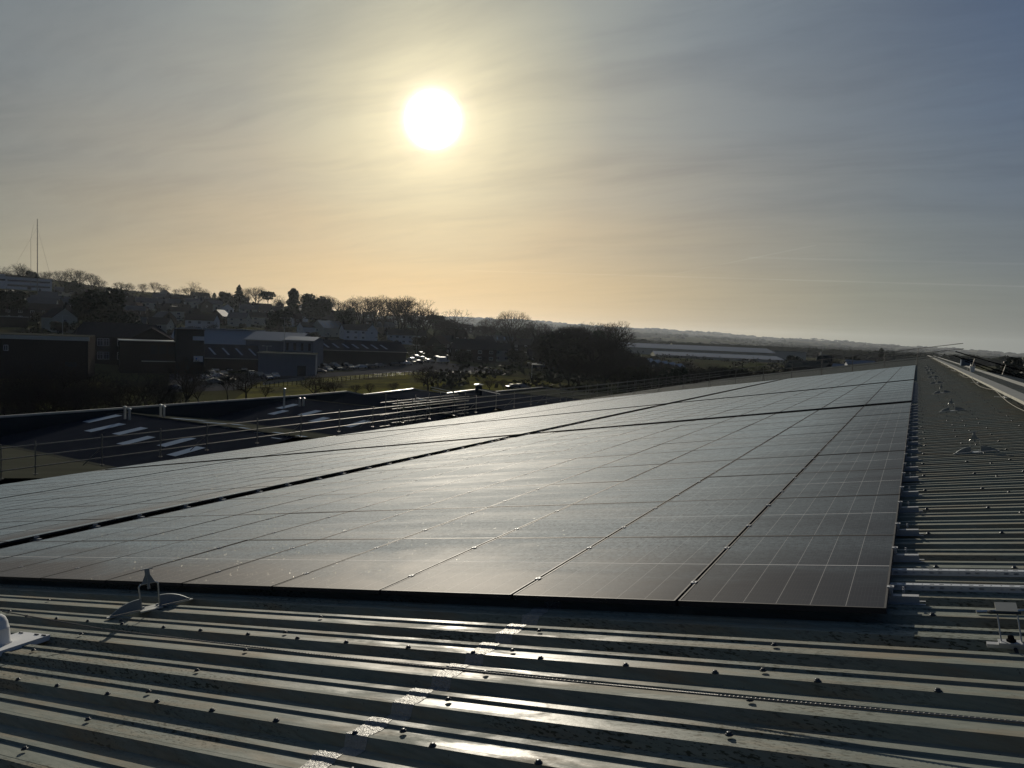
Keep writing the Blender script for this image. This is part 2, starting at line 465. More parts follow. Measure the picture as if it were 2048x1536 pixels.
    ms2 = g.n('ShaderNodeMixShader'); g.put(ms2.inputs[0], g.math('MULTIPLY', g.math('MULTIPLY', few, .20), g.math('MULTIPLY', g.math('SUBTRACT', vv, 2.6), .4, clamp=True)))
    t.links.new(ms.outputs[0], ms2.inputs[1]); t.links.new(sp.outputs[0], ms2.inputs[2])
    t.links.new(ms2.outputs[0], out.inputs[0])
    return mt

def mat_ground():
    mt = bpy.data.materials.new('ground'); mt.use_nodes = True
    t = mt.node_tree; g = NT(t); b = t.nodes['Principled BSDF']
    pos = g.n('ShaderNodeNewGeometry').outputs['Position']
    big = g.noise(pos, .0022, 5, .6); med = g.noise(pos, .03, 4, .6); fine = g.noise(pos, .6, 4, .7)
    c = g.mix(g.ramp(big, [(.42, 0), (.5, 1)]), (.028, .036, .016, 1), (.055, .058, .026, 1))
    c = g.mix(g.ramp(med, [(.4, 0), (.62, 1)]), c, (.040, .034, .022, 1))
    c = g.mix(g.math('MULTIPLY', fine, .35), c, (.02, .025, .012, 1))
    g.put(b.inputs['Base Color'], c); b.inputs['Roughness'].default_value = .95; b.inputs['Specular IOR Level'].default_value = 0.0
    return mt

def mat_grass():
    mt = bpy.data.materials.new('field_grass'); mt.use_nodes = True
    t = mt.node_tree; g = NT(t)
    b = t.nodes['Principled BSDF']; out = t.nodes['Material Output']
    pos = g.n('ShaderNodeNewGeometry').outputs['Position']
    a = g.noise(pos, .06, 4, .65); f = g.noise(pos, 1.2, 5, .7)
    c = g.mix(g.ramp(a, [(.38, 0), (.62, 1)]), (.05, .048, .028, 1), (.135, .128, .030, 1))
    c = g.mix(g.ramp(f, [(.35, .5), (.6, 0)]), c, (.035, .03, .018, 1))
    g.put(b.inputs['Base Color'], c); b.inputs['Roughness'].default_value = .9; b.inputs['Specular IOR Level'].default_value = 0.0
    tr = g.n('ShaderNodeBsdfTranslucent'); g.put(tr.inputs[0], g.mix(.5, c, (.16, .17, .02, 1)))
    bp = g.n('ShaderNodeBump'); bp.inputs['Strength'].default_value = 1.0; bp.inputs['Distance'].default_value = .5
    g.put(bp.inputs['Height'], g.noise(pos, .9, 4, .7)); g.put(b.inputs['Normal'], bp.outputs[0])
    t.links.new(b.outputs[0], out.inputs[0])
    return mt

M = {}
M['sheet'] = mat_roof_sheet()
M['glass'] = mat_panel_glass()
M['frame'] = mat('panel_frame', (.028, .029, .033), .62, .35, .1, 5, spec=.15)
M['frame_dark'] = mat('panel_frame_dark', (.02, .02, .022), .45, .3, .1, 5)
M['anchor'] = mat('dull_anchor_steel', (.20, .22, .23), .5, .3, .2, 14)
M['galv'] = mat('galvanised_steel', (.42, .43, .42), .42, .85, .2, 8)
M['alu'] = mat('mill_aluminium', (.34, .35, .36), .6, .5, .1, 12)
M['channel'] = mat('zinc_channel', (.46, .48, .50), .5, .3, .08, 12)
M['white_paint'] = mat('white_powder_coat', (.55, .56, .56), .35, .0, .08, 4)
M['lead'] = mat('grey_flashing', (.30, .30, .27), .5, .2, .2, 3)
M['foil'] = mat('crinkled_foil', (.30, .30, .29), .36, .55, .3, 30, bump=.8, bscale=90)
M['screw'] = mat('dark_screw_cap', (.05, .055, .06), .35, .4, .2, 30)
M['rubber'] = mat('black_rubber', (.012, .012, .013), .7)
M['steel_cable'] = mat('steel_cable', (.14, .14, .14), .55, .6, .1, 80)
M['scaff'] = mat('scaffold_tube', (.16, .155, .14), .5, .6, .3, 6)
M['ground'] = mat_ground()
M['grass'] = mat_grass()
M['asphalt'] = mat('asphalt', (.05, .05, .052), .55, 0, .2, .3)
M['kerb'] = mat('concrete', (.16, .16, .15), .85, 0, .15, .8)
M['slate'] = mat('dark_roof_tile', (.030, .028, .030), .42, 0, .3, 1.2)
M['tile_red'] = mat('brown_roof_tile', (.040, .030, .026), .55, 0, .3, 1.2)
M['wetslate'] = mat('wet_slate', (.06, .06, .064), .75, 0, .3, 1.2, spec=.15)
M['glazed_tile'] = mat('glazed_roof_tile', (.12, .12, .12), .33, 0, .3, 1.2, spec=.6)
M['brick'] = mat('brick_wall', (.050, .038, .033), .85, 0, .25, 2.0)
M['brick_dark'] = mat('dark_brick_wall', (.022, .021, .021), .85, 0, .25, 2.0)
M['render'] = mat('white_render', (.44, .46, .47), .8, 0, .08, .8)
M['cream'] = mat('cream_render', (.32, .32, .27), .8, 0, .1, .8)
M['pane'] = mat('window_pane', (.018, .022, .028), .12, 0, .1, 1, spec=.5)
M['carpaint'] = []
for nm, c_ in (('black', (.012, .012, .014)), ('grey', (.09, .095, .10)), ('white', (.45, .46, .46)), ('blue', (.02, .035, .08)), ('red', (.12, .015, .012)), ('silver', (.25, .26, .27))):
    M['carpaint'].append((nm, mat(nm + '_car_paint', c_, .22, .3, .05, 1, spec=.5, coat=.8)))
M['wframe'] = mat('white_window_frame', (.5, .51, .52), .6, 0, .05, 1)
M['blueclad'] = mat('blue_grey_cladding', (.10, .125, .16), .55, .1, .12, .5, stretch=(6, 6, .2))
M['silver_roof'] = mat('pale_metal_roof', (.17, .19, .215), .5, .1, .12, .6, stretch=(.3, 4, 1))
M['dark_clad'] = mat('dark_cladding', (.018, .025, .03), .6, .1, .2, .4)
M['felt'] = mat('bitumen_felt', (.045, .047, .040), .62, 0, .25, .25)
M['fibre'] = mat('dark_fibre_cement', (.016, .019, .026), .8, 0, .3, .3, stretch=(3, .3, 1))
M['fibre_lit'] = mat('sunlit_fibre_cement', (.046, .048, .038), .55, 0, .3, .3, stretch=(3, .3, 1))  # sunlit copy of the fibre cement, the slope's light is in its colour
M['grp'] = mat('translucent_rooflight', (.21, .26, .32), .45, 0, .1, .8)
M['trim'] = mat('pale_metal_trim', (.45, .47, .46), .25, .6, .1, 2)
M['bark'] = mat('bark', (.028, .025, .021), .9, 0, .3, 2)
M['twig'] = mat('twigs', (.030, .027, .023), .9, 0, .3, 1)
M['needle'] = mat('evergreen_foliage', (.016, .026, .012), .75, 0, .5, .8, spec=.2)
M['ivy'] = mat('dark_leaves', (.022, .030, .013), .7, 0, .5, .8, spec=.25)
M['scrub'] = mat('scrub', (.028, .027, .016), .9, 0, .5, .25, spec=.1)
M['farwood'] = mat('far_wood', (.020, .024, .014), .95, 0, .4, .01, spec=0)
M['signblue'] = mat('blue_print', (.02, .08, .25), .5)
M['tyre'] = mat('tyre', (.012, .012, .012), .8)
M['black'] = mat('matt_black', (.008, .008, .009), .7)

# ------------------------------------------------------------------ ground sheet
def build_ground():
    mb = MB()
    azs = []
    a = -180
    while a < 180:
        azs.append(a); a += 1.0 if -72 <= a < 14 else 6.0
    ds = [0, 20, 60, 130, 160, 180, 200, 225, 250, 275, 300, 330, 360, 400, 450, 500, 560, 620, 700, 760, 820, 900, 1000, 1200, 1400, 1700, 2000, 2300, 2600, 3000, 3400, 3900, 4500, 5200, 6000, 6800, 7600, 8400, 9000]
    na = len(azs)
    for d in ds[1:]:
        for a in azs:
            x, y = math.sin(R(a)) * d, math.cos(R(a)) * d
            mb.v.append((x, y, gz(x, y)))
    mb.v.append((0, 0, 0)); c0 = len(mb.v) - 1
    for i in range(na):
        j = (i + 1) % na
        mb.f.append((c0, j, i)); mb.m.append(0)
    for k in range(len(ds) - 2):
        for i in range(na):
            j = (i + 1) % na
            mb.f.append((k * na + i, k * na + j, (k + 1) * na + j, (k + 1) * na + i)); mb.m.append(0)
    o = mb.obj('ground', M['ground'], smooth=True)
    tag(o, 'dark winter ground rising to the hill and the far ridges', kind='structure')

def drape(name, pts, material, label, lift=.08, step=6.0, kind='structure'):
    """a sheet laid on the terrain inside a polygon of world points"""
    xs = [p.x for p in pts]; ys = [p.y for p in pts]
    bm = bmesh.new()
    vs_ = [bm.verts.new((p.x, p.y, 0)) for p in pts]
    bm.faces.new(vs_)
    def cut(lo, hi, ax):
        c = lo + step
        while c < hi:
            co = (c, 0, 0) if ax == 0 else (0, c, 0); no = (1, 0, 0) if ax == 0 else (0, 1, 0)
            bmesh.ops.bisect_plane(bm, geom=bm.verts[:] + bm.edges[:] + bm.faces[:], plane_co=co, plane_no=no)
            c += step
    cut(min(xs), max(xs), 0); cut(min(ys), max(ys), 1)
    bmesh.ops.recalc_face_normals(bm, faces=bm.faces[:])
    for f in bm.faces:
        if f.normal.z < 0: f.normal_flip()
    for v in bm.verts: v.co.z = gz(v.co.x, v.co.y) + lift
    me = bpy.data.meshes.new(name); bm.to_mesh(me); bm.free()
    me.materials.append(material)
    o = bpy.data.objects.new(name, me); COL.objects.link(o)
    return tag(o, label, kind=kind)

build_ground()
drape('grass', [at(470, 150), at(520, 200), at(640, 212), at(760, 232), at(930, 232), at(1040, 222), at(1190, 190), at(1230, 160), at(1100, 135), at(700, 130)], M['grass'], 'rough winter field with low yellow-green light between car park and roofs')
drape('car_park', [at(340, 165), at(470, 172), at(540, 206), at(650, 216), at(930, 240), at(900, 285), at(700, 300), at(630, 262), at(560, 228), at(340, 225)], M['asphalt'], 'dark tarmac car park and lane beyond the field', lift=.10)
drape('road', [at(930, 240), at(1000, 246), at(1010, 262), at(900, 285)], M['asphalt'], 'lane running on past the brick houses', lift=.14)

# ------------------------------------------------------------------ our roof
AL = R(10.1717)
DS = Vector((-math.cos(AL), 0, -math.sin(AL)))      # down the slope
NRM = Vector((-math.sin(AL), 0, math.cos(AL)))
def rp(v, y, h):
    """point on the near slope: v metres down-slope of the camera, y along the ridge, h metres below the eye, square to the roof"""
    return Vector((0, 0, CZ)) + DS * v + Vector((0, y, 0)) - NRM * h
HC = 1.435            # crown of the sheet
K = HC / 1.40
HP = 1.345            # glass of the panels
RP = .330 * K         # rib pitch
Y0 = 1.861 * K        # centre of a crown
V_RIDGE = -2.80; V_EAVE = 38.9
Y_NEAR = -1.5; Y_FAR = 172.0
def rq(v, y, up=0.0):
    """same, from the sheet's crown upwards, for positions measured on the crown plane"""
    return rp(v * K, y * K, HC - up)
def rows_of_profile(y0, y1):
    """(y, drop below crown) along the ribs' section"""
    k0 = int(math.floor((y0 - Y0) / RP)); k1 = int(math.ceil((y1 - Y0) / RP))
    out = []
    for k in range(k0, k1 + 1):
        c = Y0 + k * RP
        out += [(c - .088, 0.0), (c - .065, 0.0), (c - .058, .013), (c - .051, .008), (c + .041, .012), (c + .048, 0.0), (c + .088, 0.0), (c + .110, .050), (c + RP - .112, .050)]
    return out

def build_factory():
    root = thing('factory_building', 'big metal-clad factory whose low ribbed roof fills the foreground under the solar panels', 'factory', (0, 0, 0))
    prof = rows_of_profile(Y_NEAR, Y_FAR)
    # near slope: two lengths of sheet lapped at the foil tape, the upper one on top
    mb = MB()
    for va, vb, up in ((V_RIDGE, 2.42, 0.0012), (2.33, 9.0, 0.0), (9.0, 22.0, 0.0), (22.0, V_EAVE, 0.0)):
        o = len(mb.v)
        for y, dr in prof:
            mb.v.append(tuple(rp(va, y, HC + dr - up))); mb.v.append(tuple(rp(vb, y, HC + dr - up)))
        for i in range(len(prof) - 1):
            a = o + 2 * i
            mb.f.append((a, a + 1, a + 3, a + 2)); mb.m.append(0)
    for i, (y, dr) in enumerate(()): pass
    me = mb.obj('roof_sheet', M['sheet'], root)
    # far slope beyond the ridge
    mb = MB()
    pr = rows_of_profile(Y_NEAR, 48.2)
    rx, rz_ = rp(V_RIDGE, 0, HC)[0], rp(V_RIDGE, 0, HC)[2]
    for y, dr in pr:
        mb.v.append((rx, y, rz_ - dr)); mb.v.append((rx + 13 * math.cos(AL), y, rz_ - dr - 13 * math.sin(AL)))
    for i in range(len(pr) - 1):
        a = 2 * i; mb.f.append((a, a + 2, a + 3, a + 1)); mb.m.append(0)
    tag(mb.obj('roof_sheet', M['sheet'], root), 'roof slope beyond the ridge, falling away to the right')
    # ridge capping
    mb = MB()
    a = rp(V_RIDGE + .16, Y_NEAR, HC - .004); b = Vector((rx, Y_NEAR, rz_ + .03)); c = Vector((rx + .16, Y_NEAR, rz_ - .02))
    for p, q in ((a, b), (b, c)):
        mb.face([p, q, q + Vector((0, Y_FAR - Y_NEAR, 0)), p + Vector((0, Y_FAR - Y_NEAR, 0))])
    mb.obj('ridge_cap', M['lead'], root)
    # gutter and walls
    e = rp(V_EAVE, 0, HC + .034)
    mb = MB()
    for s0, s1 in (((0.0, -.01), (0.0, -.16)), ((0, -.16), (-.22, -.16)), ((-.22, -.16), (-.22, .0)), ((-.22, 0), (-.26, 0))):
        mb.face([(e.x + s0[0], Y_NEAR, e.z + s0[1]), (e.x + s1[0], Y_NEAR, e.z + s1[1]), (e.x + s1[0], Y_FAR, e.z + s1[1]), (e.x + s0[0], Y_FAR, e.z + s0[1])])
    mb.obj('gutter', M['galv'], root)
    mb = MB()
    rx2 = rx + 13 * math.cos(AL); rz2 = rz_ - 13 * math.sin(AL)
    wx = e.x + .3
    mb.face([(wx, Y_NEAR, 0), (wx, Y_FAR - .2, 0), (wx, Y_FAR - .2, e.z - .05), (wx, Y_NEAR, e.z - .05)])
    mb.face([(wx, Y_FAR - .2, 0), (rx, Y_FAR - .2, 0), (rx, Y_FAR - .2, rz_ - .06), (wx, Y_FAR - .2, e.z - .06)])
    mb.face([(rx, 48.0, 0), (rx, Y_FAR - .2, 0), (rx, Y_FAR - .2, rz_ - .06), (rx, 48.0, rz_ - .06)])
    mb.face([(rx, 48.0, 0), (rx2 - .2, 48.0, 0), (rx2 - .2, 48.0, rz2 - .06), (rx, 48.0, rz_ - .06)])
    mb.face([(rx2 - .2, Y_NEAR, 0), (rx2 - .2, 48.0, 0), (rx2 - .2, 48.0, rz2 - .06), (rx2 - .2, Y_NEAR, rz2 - .06)])
    mb.face([(wx, Y_NEAR + .1, 0), (rx2 - .2, Y_NEAR + .1, 0), (rx2 - .2, Y_NEAR + .1, rz2 - .06), (rx, Y_NEAR + .1, rz_ - .06), (wx, Y_NEAR + .1, e.z - .06)])
    mb.obj('wall', M['dark_clad'], root)
    # gable flashing at the far end
    mb = MB()
    p0 = rp(V_RIDGE, Y_FAR, HC - .02); p1 = rp(V_EAVE, Y_FAR, HC - .02)
    mb.box((p0 + p1) / 2, ((p0 - p1).length, .3, .05), M=Matrix.Rotation(-AL, 4, 'Y'))
    mb.obj('gable_flashing', M['lead'], root)
    # foil tape over the end lap
    rnd = random.Random(5)
    mb = MB()
    k0 = int((2.05 - Y0) / RP) - 2
    segs = []
    for (ya, da), (yb, db) in zip(rows_of_profile(1.2, 4.3), rows_of_profile(1.2, 4.3)[1:]):
        n_ = max(1, int((yb - ya) / .012))
        for i in range(n_): segs.append((ya + (yb - ya) * i / n_, da + (db - da) * i / n_))
    nv = 9; o = len(mb.v)
    for y, dr in segs:
        va = 2.315 + .012 * mnoise.noise(Vector((y * 9, 0, 0))) + .008 * mnoise.noise(Vector((y * 40, 0, 0))); vb = 2.44 + .014 * mnoise.noise(Vector((y * 8, 5, 0))) + .006 * mnoise.noise(Vector((y * 40, 3, 0)))
        for j in range(nv + 1):
            w_ = 0 if j in (0, nv) else abs(mnoise.noise(Vector((y * 70, j * 1.1, 2)))) * .0035
            mb.v.append(tuple(rp(va + (vb - va) * j / nv, y, HC + dr - .0032 - w_)))
    for i in range(len(segs) - 1):
        for j in range(nv):
            a = o + i * (nv + 1) + j
            mb.f.append((a, a + 1, a + nv + 2, a + nv + 1)); mb.m.append(0)
    t = mb.obj('lap_tape', M['foil'], root)
    tag(t, 'crinkled silver foil tape over the sheet lap')
    # screws: purlin lines on every crown, stitching screws along every third rib
    sm = MB()
    sm.lathe([(.017, 0), (.017, .003), (.011, .004), (.011, .011), (.006, .013)], 8)
    sme = sm.mesh('screw', M['screw'], True)
    pts = []
    k = int((Y_NEAR - Y0) / RP)
    while Y0 + k * RP < 60:
        c = Y0 + k * RP
        for v in (.81, 2.18, 3.99, 5.8, 7.5, -.6, -1.95):
            if v < .25 or c < 4.25:
                if v > 0 or k % 3 == 1: pts.append((v + rnd.uniform(-.02, .02), c + rnd.uniform(-.01, .012)))
        if (k - 2) % 3 == 0:
            v = .075 - .466 * 6
            while v < 8.6:
                if v < .25 or c < 4.25: pts.append((v + rnd.uniform(-.03, .03), c - .076))
                v += .466
        k += 1
    vis = []
    for v, y in pts:
        p = rp(v, y, HC)
        d = p - Vector((0, 0, CZ)); z = d.dot(f_)
        if z < .5: continue
        X = 1024 + FPX * d.dot(r_) / z; Y = 768 - FPX * d.dot(u_) / z
        if -30 < X < 2080 and Y < 1560: vis.append((z, v, y))
    vis.sort()
    rot = NRM.to_track_quat('Z', 'Y').to_euler()
    for z, v, y in vis[:100]:
        o = bpy.data.objects.new('screw', sme); COL.objects.link(o); o.parent = root
        o.location = rp(v, y, HC - .001); o.rotation_euler = rot
    mb = MB()
    for z, v, y in vis[100:]:
        mb.lathe([(.014, 0), (.009, .004), (.009, .012), (.004, .014)], 5, rp(v, y, HC - .001))
    if mb.v: tag(mb.obj('screw', M['screw'], root), kind='stuff')
    return root

def panel_meshes():
    W, L, T = 1.134, 1.762, .032
    f = MB()
    bw = .011
    # local x: down-slope, local y: along ridge, z up (0 = top of frame)
    for (cx, cy, dx, dy) in ((W / 2, bw / 2, W, bw), (W / 2, L - bw / 2, W, bw), (bw / 2, L / 2, bw, L - 2 * bw), (W - bw / 2, L / 2, bw, L - 2 * bw)):
        f.box((cx, cy, -T / 2), (dx, dy, T))
    g = MB()
    x0, x1, y0, y1 = bw, W - bw, bw, L - bw
    g.face([(x0, y0, -.002), (x0, y1, -.002), (x1, y1, -.002), (x1, y0, -.002)], 0, [(x0, y0), (x0, y1), (x1, y1), (x1, y0)])
    return W, L, f, g

def build_panels():
    W, L, fmb, gmb = panel_meshes()
    fme = fmb.mesh('frame', M['frame']); gme = gmb.mesh('glass', M['glass'])
    # flip: local frame is left handed, so the glass is wound to face up
    cm = MB(); cm.box((0, 0, .002), (.036, .040, .006)); cm.box((0, 0, -.018), (.016, .05, .036)); cm.lathe([(.006, .005), (.006, .010)], 6)
    cme = cm.mesh('clamp', M['alu'])
    rm = MB()
    rm.box((.02, 0, -.050), (.30, .042, .044)); rm.box((.02, -.030, -.070), (.36, .016, .003)); rm.box((.02, .030, -.070), (.36, .016, .003))
    rm.box((-.055, 0, .0), (.012, .035, .02)); rm.lathe([(.006, .0), (.006, .012)], 6, (-.055, 0, .008))
    rme = rm.mesh('mounting_rail', M['alu'])
    # slope frame: x -> DS, y -> +Y, z -> NRM ; mirrored, so use -DS order carefully
    Rm = Matrix.Identity(4)
    for i in range(3):
        Rm[i][0] = DS[i]; Rm[i][1] = (0, 1, 0)[i]; Rm[i][2] = -NRM[i]
    # right handed basis: x = DS, y = +Y, z = DS x Y
    zz = DS.cross(Vector((0, 1, 0)))
    sgn = 1 if zz.dot(NRM) > 0 else -1
    cols = []
    v = .293
    for n_, gap in ((10, .75), (11, .36), (10, 0)):
        for i in range(n_):
            cols.append(v); v += W + .020
        v += gap
    rows = []
    y = 4.345
    for n_, gap in ((10, .82), (9, 1.20), (22, 0)):
        for i in range(n_):
            rows.append(y); y += L + .020
        y += gap
    P = []
    for ri, y in enumerate(rows):
        for ci, v in enumerate(cols):
            pts = []
            for a, b in ((0, 0), (W, 0), (W, L), (0, L)):
                d = rp(v + a, y + b, HP) - Vector((0, 0, CZ)); z = d.dot(f_)
                if z < .3: pts = None; break
                pts.append((1024 + FPX * d.dot(r_) / z, 768 - FPX * d.dot(u_) / z))
            if not pts or max(p[0] for p in pts) < 0: continue
            # clip to frame on the left
            n = 12; cnt = 0
            area = abs(sum(pts[i][0] * pts[(i + 1) % 4][1] - pts[(i + 1) % 4][0] * pts[i][1] for i in range(4))) / 2
            for i in range(n):
                for j in range(n):
                    s_, t_ = (i + .5) / n, (j + .5) / n
                    xx = (pts[0][0] * (1 - s_) + pts[1][0] * s_) * (1 - t_) + (pts[3][0] * (1 - s_) + pts[2][0] * s_) * t_
                    if xx > 0: cnt += 1
            P.append((area * cnt / n / n, ri, ci, v, y))
    P.sort(key=lambda p: -p[0])
    rest = MB(); rnd = random.Random(3)
    for k, (ar, ri, ci, v, y) in enumerate(P):
        hh = HP + rnd.uniform(-.001, .001)
        if k < 300:
            lab = 'black solar panel, %s row from the near edge and %s column from the right' % (ordn(ri), ordn(ci))
            t = thing('solar_panel', lab, 'solar panel', group='solar panels laid in rows on the ribbed roof')
            if sgn > 0:
                mw = Matrix((( DS.x, 0, NRM.x, 0), (DS.y, 1, NRM.y, 0), (DS.z, 0, NRM.z, 0), (0, 0, 0, 1)))
            # basis DS, Y, DSxY
            z3 = DS.cross(Vector((0, 1, 0)))
            mw = Matrix(((DS.x, 0, z3.x, 0), (DS.y, 1, z3.y, 0), (DS.z, 0, z3.z, 0), (0, 0, 0, 1)))
            mw.translation = rp(v, y, hh)
            tilt = Matrix.Rotation(rnd.gauss(0, .0012), 4, 'X') @ Matrix.Rotation(rnd.gauss(0, .0012), 4, 'Y')
            t.matrix_world = mw @ tilt
            fl = Matrix.Scale(sgn, 4, (0, 0, 1)) if sgn < 0 else Matrix.Identity(4)
            for nm, me in (('frame', fme), ('glass', gme)):
                o = bpy.data.objects.new(nm, me); COL.objects.link(o); o.parent = t
                o.matrix_local = fl
            for yy in (.40, 1.36):
                o = bpy.data.objects.new('clamp', cme); COL.objects.link(o); o.parent = t
                o.matrix_local = fl @ Matrix.Translation((-.010, yy, 0))
            if ci == 0 or ci == 10 or ci == 21:
                for yy in (.40, 1.36):
                    o = bpy.data.objects.new('mounting_rail', rme); COL.objects.link(o); o.parent = t
                    o.matrix_local = fl @ Matrix.Translation((-.02, yy, -.018))
        else:
            for V_, F_, mi, src in ((fmb.v, fmb.f, 0, fmb), (gmb.v, gmb.f, 1, gmb)):
                o = len(rest.v)
                for p in V_:
                    rest.v.append(tuple(rp(v + p[0], y + p[1], hh - p[2])))
                for fi, fc in enumerate(F_):
                    rest.f.append(tuple(o + i for i in fc)); rest.m.append(mi)
                    if src.uv and fi in src.uv:
                        if rest.uv is None: rest.uv = {}
                        rest.uv[len(rest.f) - 1] = src.uv[fi]
    o = rest.obj('solar_panel', [M['frame'], M['glass']])
    tag(o, 'far rows of black solar panels running on towards the end of the roof', 'solar panels', kind='stuff')

def cable(name, pts, r, label, cat, material, group=None):
    mb = MB(); mb.path(pts, r, 6)
    return tag(mb.obj(name, material), label, cat, group)

def build_ridge_tray():
    y0, y1 = 6.0, 168.0
    t = thing('cable_tray', 'long silver covered cable tray on curved legs beside the ridge', 'cable tray', (0, 0, CZ))
    mb = MB()
    xa, xb, z = 1.75, 2.10, -.84
    n = 40
    for i in range(n):
        a = y0 + (y1 - y0) * i / n; b = y0 + (y1 - y0) * (i + 1) / n - .004
        s = .03 * math.sin(i * 1.7)
        mb.box(((xa + xb) / 2 + s * .15, (a + b) / 2, z - .03), (xb - xa, b - a, .055))
    mb.obj('tray_cover', M['lead'], t)
    k = 0
    yy = 12.3
    while yy < 165 and k < 18:
        mb = MB()
        base = rp(-1.97, yy, HC)
        bx, bz = base.x, base.z - CZ
        pts = [Vector((bx, yy, bz + .02)), Vector((bx, yy, bz + .17)), Vector((bx - .02, yy, bz + .22)), Vector((bx - .09, yy, z - .05))]
        mb.path([Vector((1.95, yy, bz + .02)), Vector((1.95, yy, bz + .16)), Vector((1.93, yy, bz + .205)), Vector((1.86, yy, z - .06))], .016, 6)
        mb.box((1.95, yy, bz + .012), (.05, .52, .02))
        mb.box((1.95, yy, bz + .012), (.42, .05, .018))
        mb.obj('leg', M['white_paint'], t)
        yy += 9.25; k += 1
    # cables hanging in bights along the near lip
    pts = []
    yy = 10.0
    while yy < 120:
        ph = ((yy - 12.3) / 9.25) % 1.0
        sag = .09 * math.sin(math.pi * ph)
        pts.append((1.74 - .05 * math.sin(math.pi * ph), yy, CZ + z - .05 - sag)); yy += .9
    cable('loose_cable', pts, .005, 'thin cable drooping in bights from the ridge cable tray', 'cable', M['scaff'])

def anchor_mesh(kind):
    """spring fall-arrest bracket: parts returned as name -> MB, local x = down-slope, z up"""
    parts = {}
    b = MB()
    b.box((0, 0, .006), (.62, .05, .008)); b.box((0, 0, .006), (.16, .16, .010))
    for s in (-1, 1):
        b.lathe([(.01, .01), (.01, .022)], 6, (s * .28, 0, 0)); b.lathe([(.012, .01), (.012, .025)], 6, (s * .05, .03, 0))
    parts['base_bar'] = b
    for s in (-1, 1):
        f = MB(); n = 8
        prev = None
        for i in range(n + 1):
            t = i / n
            x = s * (.07 + .21 * t); hgt = .075 * (1 - t ** 2.2) + .006
            if prev: f.face([(prev[0], -.012, .014), (x, -.012, .014), (x, -.012, .014 + hgt), (prev[0], -.012, .014 + prev[1])]); f.face([(prev[0], .012, .014 + prev[1]), (x, .012, .014 + hgt), (x, .012, .014), (prev[0], .012, .014)]); f.face([(prev[0], -.012, .014 + prev[1]), (x, -.012, .014 + hgt), (x, .012, .014 + hgt), (prev[0], .012, .014 + prev[1])])
            prev = (x, hgt)
        parts['wing' if s < 0 else 'wing_'] = f
    h = MB()
    h.path([(-.065, 0, .01), (-.070, 0, .19), (-.055, 0, .205), (.055, 0, .205), (.070, 0, .19), (.065, 0, .01)], .006, 6)
    parts['hoop'] = h
    c = MB()
    c.tube((0, 0, .16), (0, 0, .30), .010, .010, 8)
    c.face([(-.05, .004, .205), (.05, .004, .205), (.018, .004, .275), (-.018, .004, .275)]); c.face([(.05, -.004, .205), (-.05, -.004, .205), (-.018, -.004, .275), (.018, -.004, .275)])
    c.box((0, 0, .29), (.034, .034, .05)); c.box((0, 0, .318), (.085, .02, .008))
    parts['cable_guide'] = c
    return parts

